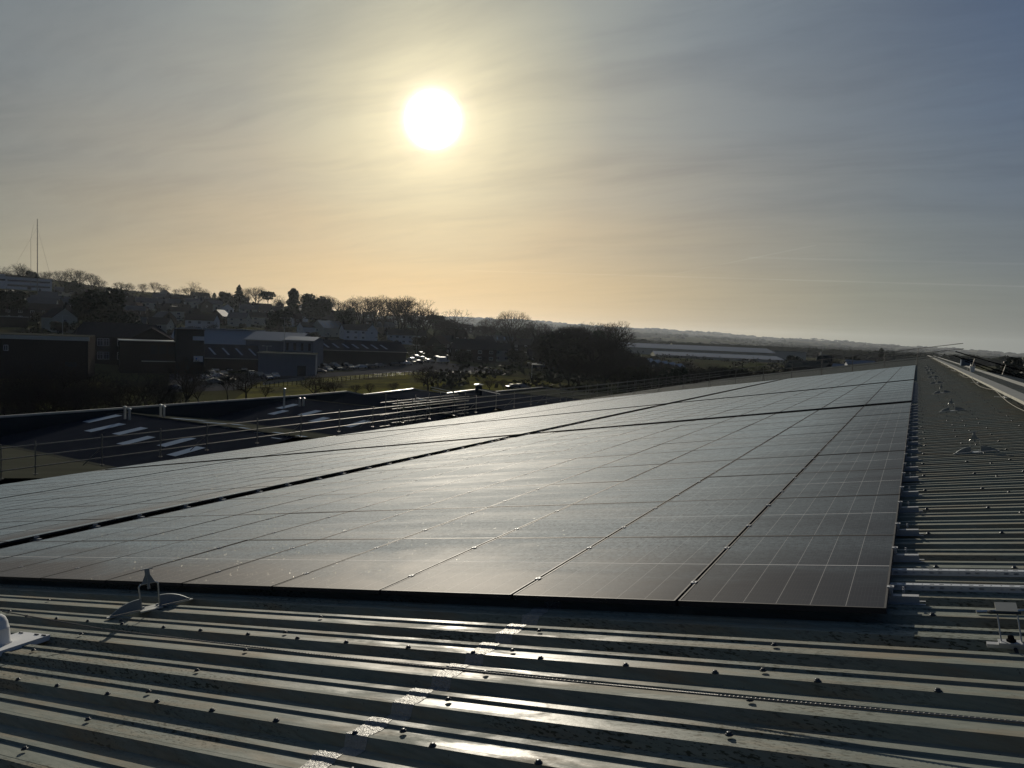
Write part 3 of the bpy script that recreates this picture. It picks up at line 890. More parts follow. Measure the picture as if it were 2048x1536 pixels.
def build_anchors():
    parts = anchor_mesh('mid')
    def one(loc, rz, label, scale=1.0):
        t = thing('roof_anchor', label, 'roof anchor', group='fall-arrest anchors along the roof')
        mw = Matrix.Translation(loc) @ Matrix.Rotation(-AL if True else 0, 4, 'Y') @ Matrix.Rotation(rz, 4, 'Z') @ Matrix.Scale(scale, 4)
        t.matrix_world = mw
        for nm, b in parts.items():
            b.obj(nm.rstrip('_'), M['galv'] if nm in ('hoop', 'base_bar') else M['anchor'], t)
        return t
    one(rq(5.72, 3.80), R(61), 'pale steel roof anchor with curved wings and T head, left of the panels', 1.06)
    labs = ['roof anchor on a short crossbar right of the panels, cut close to the picture edge',
            'roof anchor with a lit triangular top, nearest along the strip right of the panels',
            'second roof anchor along the strip right of the panels',
            'third roof anchor along the strip right of the panels', 'fourth roof anchor along the strip right of the panels',
            'fifth roof anchor along the strip right of the panels', 'sixth and farthest clear roof anchor on the strip right of the panels',
            'seventh small roof anchor far along the strip right of the panels', 'eighth tiny roof anchor far along the strip right of the panels']
    ys = [11.22, 18.69, 26.4, 34.0, 41.5, 49.0, 56.5, 64.0]
    for y, l in zip(ys, labs[1:]): one(rq(-.52, y), R(12), l, .86)
    # near one: a box head on two rods with a bright plate, seen from above
    t = thing('roof_anchor', labs[0], 'roof anchor', group='fall-arrest anchors along the roof')
    t.matrix_world = Matrix.Translation(rq(-.23, 4.00)) @ Matrix.Rotation(-AL, 4, 'Y')
    b = MB(); b.box((.03, 0, .010), (.26, .036, .016)); b.obj('base_bar', M['alu'], t)
    b = MB(); b.box((-.005, .0, .024), (.095, .058, .010)); b.obj('base_plate', M['alu'], t)
    b = MB(); b.lathe([(.020, .03), (.020, .040), (.013, .041), (.013, .055), (.006, .060)], 6, (0, 0, 0)); b.obj('bolt', M['rubber'], t)
    b = MB()
    for s in (-1, 1): b.tube((s * .040, .004, .03), (s * .040, .05, .155), .0035, .0035, 6)
    b.obj('rod', M['galv'], t)
    b = MB(); b.box((0, .075, .165), (.088, .075, .012), M=Matrix.Rotation(R(16), 4, 'X')); b.obj('head_plate', M['lead'], t)
    b = MB(); b.tube((-.055, .04, .152), (.055, .04, .152), .008, .008, 8); b.lathe([(.004, -.008), (.016, -.004), (.016, .006), (.004, .01)], 8, (-.065, .04, .152)); b.obj('pin', M['screw'], t)
    b = MB(); b.tube((.012, -.02, .0), (.02, -.10, -.02), .010, .004, 6); b.obj('tail', M['screw'], t)
    # slack stainless strip lying right of it
    cable('steel_strip', [rq(-.12, 4.50, .005), rq(-.5, 4.56, .012), rq(-1.6, 4.60, .01)], .010, 'thin bright steel rod lying on the ribs at the right edge', 'rod', M['galv'])

    # end post: white domed post on a riveted plate at the left edge
    t = thing('anchor_post', 'white domed anchor post on a riveted plate at the left edge', 'anchor post')
    base = rq(6.09, 2.90)
    t.matrix_world = Matrix.Translation(base) @ Matrix.Rotation(-AL, 4, 'Y')
    b = MB(); b.box((-.015, .0, .012), (.42, .40, .008)); b.box((.19, -.0, -.006), (.006, .40, .036)); b.box((-.0, -.198, -.006), (.40, .006, .036)); b.obj('base_plate', M['white_paint'], t)
    b = MB(); b.lathe([(.088, .016), (.080, .03), (.078, .13), (.079, .132), (.079, .137), (.076, .14), (.072, .18), (.060, .215), (.040, .235), (.018, .243)], 24, (-.02, -.06, 0)); b.obj('dome', M['white_paint'], t, smooth=True)
    b = MB(); b.lathe([(.022, .240), (.022, .262), (.010, .266), (.010, .285)], 10, (-.02, -.06, 0)); b.obj('eye_bolt', M['screw'], t)
    for rx_, ry_ in ((.16, .17), (.06, .17), (.16, -.17), (.06, -.17), (-.16, .17)):
        b = MB()
        for q in range(4): b.lathe([(.006, .016), (.006, .022), (.003, .025)], 6, (rx_ + q * .014 - .02, ry_, 0))
        b.obj('rivet_cluster', M['screw'], t)
    # life line
    a = base + Vector((-.02, -.06, .262))
    pts = [rq(6.05, 2.86, .262)]
    for v, y, hgt in ((5.39, 3.18, .06), (3.26, 3.12, .045), (1.45, 3.08, .05), (.88, 3.06, .06), (-.6, 3.00, .10), (-1.9, 2.93, .14)):
        pts.append(rq(v, y, hgt))
    P = []
    for i in range(len(pts) - 1):
        for q in range(10): P.append(pts[i].lerp(pts[i + 1], q / 10))
    P.append(pts[-1])
    mb = MB(); mb.path(P, .0042, 6)
    # lay of the strands, modelled as beads along the rope
    L = 0
    d = (P[40] - P[10]); n = 500
    for i in range(n):
        tt = i / n * (len(P) - 1); j = int(tt); q = P[j].lerp(P[min(j + 1, len(P) - 1)], tt - j)
        ax = (P[min(j + 1, len(P) - 1)] - P[j]).normalized()
        mb.tube(q - ax * .0026 + Vector((0, 0, .0022)), q + ax * .0026 + Vector((0, 0, .0034)), .0032, .0032, 4)
    tag(mb.obj('safety_cable', M['steel_cable']), 'twisted steel safety cable running low over the foreground ribs', 'cable')

def build_struts():
    for i, (y, lab) in enumerate(((5.02, 'nearer of two perforated steel channels lying on the ribs'), (5.36, 'farther of two perforated steel channels lying on the ribs'))):
        y = Y0 + RP * (9 + i) + .10 - .03
        mb = MB()
        L = 2.6; w = .041; h = .034
        # channel built of strips round the slots so that the slots are real holes
        x = -.10
        import itertools
        pos_ = []
        while x < L:
            pos_.append(x); x += .05
        def P3(a, b, c): return rp(.30 - a, y + b, HC - c)
        def quad(a0, a1, b0, b1, c0, c1):
            mb.face([P3(a0, b0, c0), P3(a1, b0, c0), P3(a1, b1, c1), P3(a0, b1, c1)])
        for k, xx in enumerate(pos_):
            slot = k % 4 in (2, 3)
            a, b_ = xx, xx + .05
            s0, s1 = (xx + .013, xx + .037) if slot else (xx + .021, xx + .028)
            # near face
            for (za, zb) in ((.0, .013), (.023, h)): quad(a, b_, -w / 2, -w / 2, za, zb)
            quad(a, s0, -w / 2, -w / 2, .013, .023); quad(s1, b_, -w / 2, -w / 2, .013, .023)
            # top with a centre slot
            quad(a, b_, -w / 2, -.006, h, h); quad(a, b_, .006, w / 2, h, h)
            quad(a, s0, -.006, .006, h, h); quad(s1, b_, -.006, .006, h, h)
            quad(a, b_, w / 2, w / 2, h, 0)
            quad(a, b_, -w / 2, w / 2, .002, .002)
        tag(mb.obj('perforated_channel', M['channel']), lab, 'steel channel', 'perforated channels right of the panels')


# ------------------------------------------------------------------ guard rails
def on_plane(px, py, x=None, y=None):
    v = ray(px, py)
    t = x / v.x if x is not None else y / v.y
    return v * t + Vector((0, 0, CZ))

def build_rails():
    # eave rail: posts and three tubes along the gutter
    X = -39.35
    foot = {3: 957, 72: 949, 205: 929, 322: 911, 415: 895}
    ys = sorted({round(on_plane(px, py, x=X).y, 2) for px, py in foot.items()})
    step = (ys[-1] - ys[0]) / (len(ys) - 1)
    t = thing('guard_rail', 'scaffold tube guard rail with three rails along the low eave, left of the panels', 'guard rail')
    zf = on_plane(205, 929, x=X).z
    zt = on_plane(205, 873, x=X).z
    H = zt - zf
    for k, q in enumerate((.96, .60, .24)):
        mb = MB()
        y = ys[0] - 4
        while y < 168:
            y2 = y + 6.0
            mb.tube((X, y, zf + H * q + .01 * math.sin(y)), (X, y2 + .2, zf + H * q + .01 * math.sin(y2)), .030, .030, 6); y = y2
        mb.obj('rail', M['scaff'], t)
    y = ys[0]; i = 0
    sp = ys[1:] ; pos = list(ys)
    while pos[-1] < 150: pos.append(pos[-1] + 4.1)
    for i, y in enumerate(pos):
        mb = MB()
        mb.tube((X - .05, y, zf - .1), (X - .05, y, zf + H * 1.08), .034, .034, 6)
        mb.box((X - .05, y, zf - .02), (.18, .18, .04))
        for q in (.96, .60, .24): mb.box((X - .02, y, zf + H * q), (.10, .09, .09))
        mb.obj('post', M['scaff'], t)
        if i % 2 == 0:
            mb = MB(); mb.tube((X - .05, y, zf + H * .62), (X - 1.0, y - .5, zf - .1), .026, .026, 6); mb.obj('brace', M['scaff'], t)
    # rail standing across the slope past the last panels
    Yr = 81.6
    t = thing('guard_rail', 'thin guard rail crossing the roof behind the farthest panels up to the ridge', 'guard rail')
    for q in (1.62, 1.12, .62):
        mb = MB()
        a = rp(38.9, Yr, HC - q); b = rp(-3.4 if q > 1 else -3.0, Yr, HC - q)
        n = 10
        for i in range(n):
            p0 = a.lerp(b, i / n); p1 = a.lerp(b, (i + 1) / n + .01)
            mb.tube(p0, p1, .030, .030, 6)
        mb.obj('rail', M['scaff'], t)
    v = .2
    while v < 39:
        mb = MB(); p = rp(v, Yr + .05, HC)
        mb.tube(p, p + Vector((0, 0, 1.7)), .032, .032, 6); mb.box(p + Vector((0, 0, .03)), (.22, .3, .05))
        mb.obj('post', M['scaff'], t)
        if int(v) % 2 == 0:
            mb = MB(); mb.tube(p + Vector((0, 0, 1.1)), p + Vector((0, .9, .02)), .024, .024, 5); mb.obj('brace', M['scaff'], t)
        v += 2.9
    # rail on the right-hand slope
    Yb = 48.25
    t = thing('guard_rail', 'black guard rail slanting down beyond the ridge at the right edge', 'guard rail')
    for (x0, y0), (x1, y1) in (((1911, 703), (2120, 764)), ((1907, 711), (2120, 782)), ((1930, 722), (2120, 796))):
        mb = MB(); mb.tube(on_plane(x0, y0, y=Yb), on_plane(x1, y1, y=Yb), .028, .028, 6); mb.obj('rail', M['black'], t)
    for (x0, y0), (x1, y1) in (((1942, 739), (1950, 718)), ((2004, 752), (2012, 730)), ((2068, 766), (2074, 748))):
        mb = MB(); a = on_plane(x0, y0, y=Yb - .05); b = on_plane(x1, y1, y=Yb - .05); mb.tube(a, b, .03, .03, 6); mb.box(a, (.3, .25, .06)); mb.obj('post', M['scaff'], t)
    # odd blocks parked on the ridge
    bx = on_plane(1905, 722, y=60.0)
    t = thing('plant_box', 'small dark blue box standing on the ridge near the far guard rail', 'box', (bx.x + .9, 60.0, rp(V_RIDGE, 60, HC).z))
    b = MB(); b.box((0, 0, .22), (.8, 1.2, .44)); b.obj('body', M['blueclad'], t)
    b = MB(); b.box((0, 0, .46), (.9, 1.3, .05)); b.obj('lid', M['dark_clad'], t)
    t = thing('white_bucket', 'tiny white bucket on the ridge beside the cable tray', 'bucket', (2.5, 44.0, rp(-2.5, 44, HC).z))
    b = MB(); b.lathe([(.09, 0), (.12, .28), (.125, .29)], 12); b.obj('pail', M['white_paint'], t)
    b = MB(); b.path([(-.12, 0, .27), (-.08, 0, .38), (.08, 0, .38), (.12, 0, .27)], .006); b.obj('handle', M['galv'], t)

# ------------------------------------------------------------------ neighbour factory with the M-shaped roofs
def build_neighbour():
    XP = -63.8; X1 = -41.5
    root = thing('workshop_building', 'neighbouring workshop with dark pitched roofs and pale rooflights below our eave', 'workshop')
    crest = [(0.0, 9.0 - 2.6), (20.5, 6.35), (30.0, 4.9), (41.5, 6.35), (51.0, 4.95), (63.0, 6.35), (69, 5.4), (72.3, 6.5), (75.6, 5.75), (86.5, 6.15), (94.2, 5.0), (105.3, 5.25), (110.5, 4.5), (129.0, 4.5), (157.0, 1.6)]
    crest[0] = (9.0, 4.9)
    def section(name, a, b, material, mi_lbl=None):
        mb = MB()
        (y0, z0), (y1, z1) = a, b
        n = 1
        mb.face([(X1, y0, z0), (XP + .3, y0, z0), (XP + .3, y1, z1), (X1, y1, z1)][::-1])
        return mb.obj(name, material, root)
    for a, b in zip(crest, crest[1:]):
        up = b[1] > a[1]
        section('roof', a, b, M['fibre'] if up else M['fibre_lit'])  # rising slopes take the shaded colour, falling ones the sunlit copy
    # ridge caps
    for y, z in crest[1:-1]:
        if any(abs(y - q) < .1 for q in (20.5, 41.5, 63.0, 86.5, 105.3)):
            mb = MB(); mb.box(((XP + X1) / 2, y, z + .03), (X1 - XP - .6, .35, .06)); mb.obj('ridge_cap', M['felt'], root)
    # parapet: level first, then stepping over the gables
    top = [(5.0, 6.62), (64.0, 6.52), (72.3, 6.62), (75.6, 6.02), (86.5, 6.30), (94.2, 5.18), (105.3, 5.42), (110.5, 4.72), (129.0, 4.70), (157.0, 1.75)]
    mb = MB(); tr = MB()
    for (y0, z0), (y1, z1) in zip(top, top[1:]):
        for x, fl in ((XP + .28, 1), (XP - .12, 0)):
            q = [(x, y0, 0), (x, y1, 0), (x, y1, z1), (x, y0, z0)]
            mb.face(q if fl else q[::-1])
        tr.tube((XP + .08, y0, z0 + .05), (XP + .08, y1, z1 + .05), .15, .15, 4)
    mb.obj('parapet', M['dark_clad'], root)
    tag(tr.obj('parapet_coping', M['trim'], root), 'thin bright metal coping along the back parapet')
    mb = MB(); mb.face([(X1, 9, 0), (X1, 157, 0), (X1, 157, 1.6), (X1, 129, 4.5), (X1, 110.5, 4.3), (X1, 94, 4.6), (X1, 75, 4.7), (X1, 51, 4.8), (X1, 9, 4.8)]); mb.face([(X1, 157, 0), (XP, 157, 0), (XP, 157, 1.6), (X1, 157, 1.6)]); mb.obj('wall', M['brick_dark'], root)
    # rooflights: quads given by their ends in the picture, laid on the roof planes
    def zat(y):
        for (y0, z0), (y1, z1) in zip(crest, crest[1:]):
            if y0 <= y <= y1: return z0 + (z1 - z0) * (y - y0) / (y1 - y0)
        return 4
    def hit(px, py):
        v = ray(px, py); v = v / abs(v.x)
        t = 41.6
        while t < 63.4:
            p = v * t + Vector((0, 0, CZ))
            if p.z < zat(p.y): return p
            t += .03
        return None
    lights = [(170, 845, 208, 838), (176, 864, 218, 854), (226, 869, 294, 857), (236, 889, 308, 875), (320, 893, 386, 877), (336, 911, 408, 896),
              (345, 838, 402, 841), (418, 847, 472, 849), (450, 856, 495, 857), (512, 866, 566, 867), (532, 875, 585, 877),
              (560, 818, 590, 809), (538, 829, 575, 822), (600, 831, 640, 822), (622, 844, 655, 836), (800, 803, 824, 797), (815, 815, 850, 806), (690, 854, 720, 848)]
    for (xa, ya, xb, yb) in lights:
        a = hit(xa, ya); b = hit(xb, yb)
        if a is None or b is None: continue
        xm = (a.x + b.x) / 2; y0, y1 = sorted((a.y, b.y))
        if y1 - y0 < 2: y1 = y0 + 3.0
        y1 = min(y1, y0 + 9)
        w = .5
        mb = MB()
        mb.face([(xm - w, y0, zat(y0) + .04), (xm + w, y0, zat(y0) + .04), (xm + w, y1, zat(y1) + .04), (xm - w, y1, zat(y1) + .04)])
        tag(mb.obj('rooflight', M['grp'], root))
    # wet bright patches of metal roof by the scaffold: a box gutter
    for y in (30.0, 51.0, 75.7, 94.2):
        mb = MB(); mb.box(((XP + X1) / 2, y, zat(y) + .02), (X1 - XP - 1, .45, .05)); mb.obj('valley_gutter', M['felt'], root)
    # flue pipes
    for (px, py, h) in ((104, 835, 1.5), (250, 838, 1.0), (259, 840, .9), (321, 833, 1.0), (328, 834, .9), (599, 812, .8), (607, 812, .8), (568, 815, 2.0)):
        p = hit(px, py)
        if p is None: continue
        mb = MB(); mb.lathe([(.10, -.1), (.10, h), (.17, h), (.17, h + .08), (.02, h + .16)], 8, p); mb.obj('flue', M['galv'], root)

def build_scaffold():
    rnd = random.Random(9)
    x0, y0, y1 = -43.0, 56.0, 68.0
    t = thing('scaffold_tower', 'dark scaffold stair tower with crossing tubes between the two factory roofs', 'scaffolding', (x0, y0, 0))
    def tube(a, b, nm='tube', r=.035, m_='scaff'):
        mb = MB(); mb.tube(a, b, r, r, 6); return mb.obj(nm, M[m_], t)
    xs = (0.0, -1.4); ys = (0, 2.4, 4.8, 7.2, 9.6, 12)
    for x in xs:
        for y in ys:
            tube((x, y, 0), (x, y, 8.2 + rnd.uniform(-.3, .5)), 'standard')
    for z in (4.6, 5.6, 6.1, 6.7, 7.4, 7.9):
        for x in xs:
            tube((x, -.8, z), (x, 12.8, z + rnd.uniform(-.1, .1)), 'ledger')
        for y in ys:
            tube((xs[0] + .4, y, z), (xs[1] - .4, y, z), 'transom', .03)
    for i in range(5):
        tube((xs[0], ys[i], 4.6 + (i % 2) * 2.0), (xs[0], ys[i + 1], 6.6 - (i % 2) * 2.0), 'brace')
        tube((xs[1], ys[i], 6.6 - (i % 2) * 2.0), (xs[1], ys[i + 1], 4.6 + (i % 2) * 2.0), 'brace')
    for z in (5.5, 7.3):
        mb = MB()
        for k in range(5): mb.box((-.2 - k * .25, 6, z), (.22, 12.6, .04))
        mb.obj('boards', M['bark'], t)
    # long handrail tubes reaching out over the workshop roof
    for (a, b) in (((822, 797), (905, 843)), ((833, 795), (985, 836)), ((840, 800), (960, 818)), ((860, 812), (1000, 842)), ((862, 774), (916, 786)), ((864, 779), (914, 791)), ((958, 779), (1000, 788))):
        A = on_plane(a[0], a[1], x=-52) - Vector((x0, y0, 0)); B = on_plane(b[0], b[1], x=-46) - Vector((x0, y0, 0))
        tube(A, B, 'handrail', .04, 'galv')
    # lantern-like vent heads in front of the field
    p = on_plane(957, 790, x=-60)
    t2 = thing('roof_vent', 'dark cylindrical roof vent with a bright flat cap beside the scaffold', 'roof vent', (p.x, p.y, 5.0))
    mb = MB(); mb.lathe([(.55, 0), (.55, 1.5), (.45, 1.6)], 12); mb.obj('drum', M['dark_clad'], t2)
    mb = MB(); mb.lathe([(.2, 1.6), (.75, 1.72), (.75, 1.78), (.1, 1.95)], 12); mb.obj('cap', M['trim'], t2)

FACTORY = build_factory()
build_panels()
build_ridge_tray()
build_anchors()
build_struts()
build_rails()
build_neighbour()
build_scaffold()

# ------------------------------------------------------------------ trees
def bare_tree(seed, H=10.0, spread=.75, depth=6, lean=0.0, first=.28, mult=3):
    """trunk mesh + crown mesh of a leafless tree, about H tall"""
    rnd = random.Random(seed)
    tr, cr = MB(), MB()
    def grow(p, d, L, r, lv):
        mb = tr if lv <= 1 else cr
        n = 2 if lv < 3 else 1
        q = p
        for i in range(n):
            d = (d + Vector((rnd.gauss(0, .10), rnd.gauss(0, .10), rnd.gauss(.03, .06)))).normalized()
            q2 = q + d * L / n
            mb.tube(q, q2, r * (1 - .25 * i / n), r * (1 - .25 * (i + 1) / n), 5 if lv < 2 else 3, cap=False)
            q = q2
            if lv >= 1 and lv < depth and i < n - 1:
                side(q, d, L, r * .6, lv + 1)
        if lv >= depth: return
        k = mult if lv else mult + 1
        base = rnd.uniform(0, 6.28)
        for i in range(k):
            a = base + i * 2 * math.pi / k + rnd.uniform(-.4, .4)
            s_ = spread * rnd.uniform(.55, 1.15) * (1.0 if lv else .85)
            t = d.orthogonal().normalized(); w = d.cross(t)
            nd = (d + (t * math.cos(a) + w * math.sin(a)) * s_).normalized()
            nd = (nd + Vector((0, 0, .10))).normalized()
            grow(q, nd, L * rnd.uniform(.60, .80) * (1.18 if lv == 0 else 1), r * .62, lv + 1)
    def side(q, d, L, r, lv):
        t = d.orthogonal().normalized(); w = d.cross(t); a = rnd.uniform(0, 6.28)
        nd = (d * .6 + (t * math.cos(a) + w * math.sin(a)) * spread * 1.2).normalized()
        grow(q, nd, L * .6, r, lv)
    grow(Vector((0, 0, -.3)), Vector((lean, 0, 1)).normalized(), H * first, H * .022, 0)
    c0 = Vector((0, 0, H * .60)); rr = Vector((H * .40, H * .40, H * .42))
    for mb in (cr,):
        nv_ = []
        for v in mb.v:
            d_ = Vector(v) - c0; q_ = math.sqrt((d_.x / rr.x) ** 2 + (d_.y / rr.y) ** 2 + (d_.z / rr.z) ** 2)
            if q_ > 1: d_ = d_ * ((1 + (q_ - 1) * .30) / q_)
            nv_.append(tuple(c0 + d_))
        mb.v = nv_
    top = max(v[2] for v in cr.v)
    k = H / top
    for mb in (tr, cr): mb.v = [(x * k, y * k, z * k) for x, y, z in mb.v]
    return tr, cr

def leaf_crown(seed, n, shape, size):
    """many leaf-sized faces through a volume; shape(rnd) -> centre point"""
    rnd = random.Random(seed); mb = MB()
    for i in range(n):
        c = shape(rnd); s_ = size * rnd.uniform(.5, 1.3)
        a = Vector((rnd.gauss(0, 1), rnd.gauss(0, 1), rnd.gauss(0, .7))).normalized() * s_
        b = a.cross(Vector((rnd.gauss(0, 1), rnd.gauss(0, 1), rnd.gauss(0, 1)))).normalized() * s_ * .6
        mb.face([c - a, c - b, c + a, c + b])
    return mb

def lobes(seed, n, rx, rz, z0, r0=.35):
    rnd = random.Random(seed)
    L = []
    for i in range(n):
        a = rnd.uniform(0, 6.28); e = rnd.uniform(-.6, 1.0); rr = rnd.uniform(.35, .8)
        L.append((Vector((math.cos(a) * rx * rr * math.cos(e), math.sin(a) * rx * rr * math.cos(e), z0 + rz * rr * math.sin(e))), rnd.uniform(.6, 1.2) * r0 * rx))
    def f(r):
        c, q = r.choice(L)
        v = Vector((r.gauss(0, 1), r.gauss(0, 1), r.gauss(0, 1))).normalized() * q * (r.random() ** .33) * r.uniform(.85, 1.15)
        return c + v
    return f

PROTO = {}
def make_protos():
    specs = {
        'oak': bare_tree(11, 10, .78, 6), 'elm': bare_tree(23, 10, .62, 6, first=.30), 'round': bare_tree(5, 10, .92, 6, first=.24),
        'tall': bare_tree(37, 10, .48, 6, first=.34), 'wide': bare_tree(41, 10, 1.05, 6, first=.22), 'small': bare_tree(53, 10, .70, 5, first=.25),
    }
    for k, (tr, cr) in specs.items():
        PROTO[k] = (tr.mesh('trunk', M['bark']), cr.mesh('crown', M['twig']))
    def conifer(r):
        z = 10 * (1 - r.random() ** .55 * .92); w = (10 - z) * .30 + .12
        a = r.uniform(0, 6.28); lay = .75 + .25 * math.sin(z * 5.5 + a * 2)
        rr = w * lay * (r.random() ** .4)
        return Vector((math.cos(a) * rr, math.sin(a) * rr, z - rr * .25))
    tk = MB(); tk.tube((0, 0, -.3), (0, 0, 9.5), .16, .03, 6)
    PROTO['conifer'] = (tk.mesh('trunk', M['bark']), leaf_crown(3, 3200, conifer, .30).mesh('crown', M['needle']))
    def spiky(r):
        z = r.uniform(.8, 9.4); k = int(z / .9); a = r.uniform(0, 6.28); a = round(a / .57) * .57 + k * .2 + r.gauss(0, .06)
        w = (10 - z) * .42 + .2; q = r.random()
        return Vector((math.cos(a) * w * q, math.sin(a) * w * q, z * .9 + q * w * .35 + r.gauss(0, .06)))
    PROTO['spiky'] = (tk.mesh('trunk', M['bark']), leaf_crown(9, 2600, spiky, .22).mesh('crown', M['needle']))
    def column(r):
        z = 10 * r.random(); w = 1.9 * min(1, (10.2 - z) / 2.6) ** .5 * (.8 + .2 * math.sin(z * 2.3))
        a = r.uniform(0, 6.28); q = r.random() ** .4 * (1 + .12 * math.sin(a * 5 + z * 3))
        return Vector((math.cos(a) * w * q, math.sin(a) * w * q, z))
    PROTO['column'] = (tk.mesh('trunk', M['bark']), leaf_crown(4, 3200, column, .34).mesh('crown', M['ivy']))
    PROTO['ever'] = (tk.mesh('trunk', M['bark']), leaf_crown(6, 4200, lobes(6, 16, 4.6, 4.4, 5.6), .42).mesh('crown', M['ivy']))
    PROTO['ever2'] = (tk.mesh('trunk', M['bark']), leaf_crown(7, 3600, lobes(17, 12, 3.6, 4.8, 5.2, .42), .40).mesh('crown', M['needle']))
    def flat(r):
        lv = r.choice(((9.3, 2.6), (8.2, 3.6), (7.2, 2.2), (8.8, 3.2)))
        a = r.uniform(0, 6.28); q = r.random() ** .5 * lv[1]
        return Vector((math.cos(a) * q + lv[1] * .2, math.sin(a) * q, lv[0] + r.gauss(0, .22)))
    tk2 = MB(); tk2.tube((0, 0, -.3), (.3, 0, 8.8), .22, .10, 6); tk2.tube((.2, 0, 5.5), (2.2, 0, 8.6), .10, .05, 5); tk2.tube((.2, 0, 6.2), (-1.8, .4, 8.2), .10, .05, 5)
    PROTO['pine'] = (tk2.mesh('trunk', M['bark']), leaf_crown(8, 1700, flat, .32).mesh('crown', M['needle']))
    PROTO['bush'] = (tk.mesh('trunk', M['bark']), leaf_crown(12, 2400, lobes(22, 14, 5.6, 4.2, 4.4), .55).mesh('crown', M['scrub']))

NAMES = {'conifer': 'conifer_tree', 'spiky': 'conifer_tree', 'column': 'evergreen_tree', 'ever': 'evergreen_tree', 'ever2': 'evergreen_tree', 'pine': 'pine_tree', 'bush': 'bush'}
CATS = {'conifer': 'conifer', 'spiky': 'conifer', 'column': 'evergreen tree', 'ever': 'evergreen tree', 'ever2': 'evergreen tree', 'pine': 'pine tree', 'bush': 'bush'}
trnd = random.Random(77)
def tree(kind, loc, H, label, group=None, wide=1.0):
    t = thing(NAMES.get(kind, 'bare_tree'), label, CATS.get(kind, 'tree'), loc, trnd.uniform(0, 6.28), group)
    s_ = H / 10.0
    t.scale = (s_ * wide, s_ * wide, s_)
    for nm, me in zip(('trunk', 'crown'), PROTO[kind]):
        o = bpy.data.objects.new(nm, me); COL.objects.link(o); o.parent = t
    return t
def tree_top(kind, px, top, dist, label, group=None, wide=1.0, minh=5.0):
    p = at(px, dist); H = max(minh, zpix(px, top, dist) - p.z)
    return tree(kind, p, H, label, group, wide)

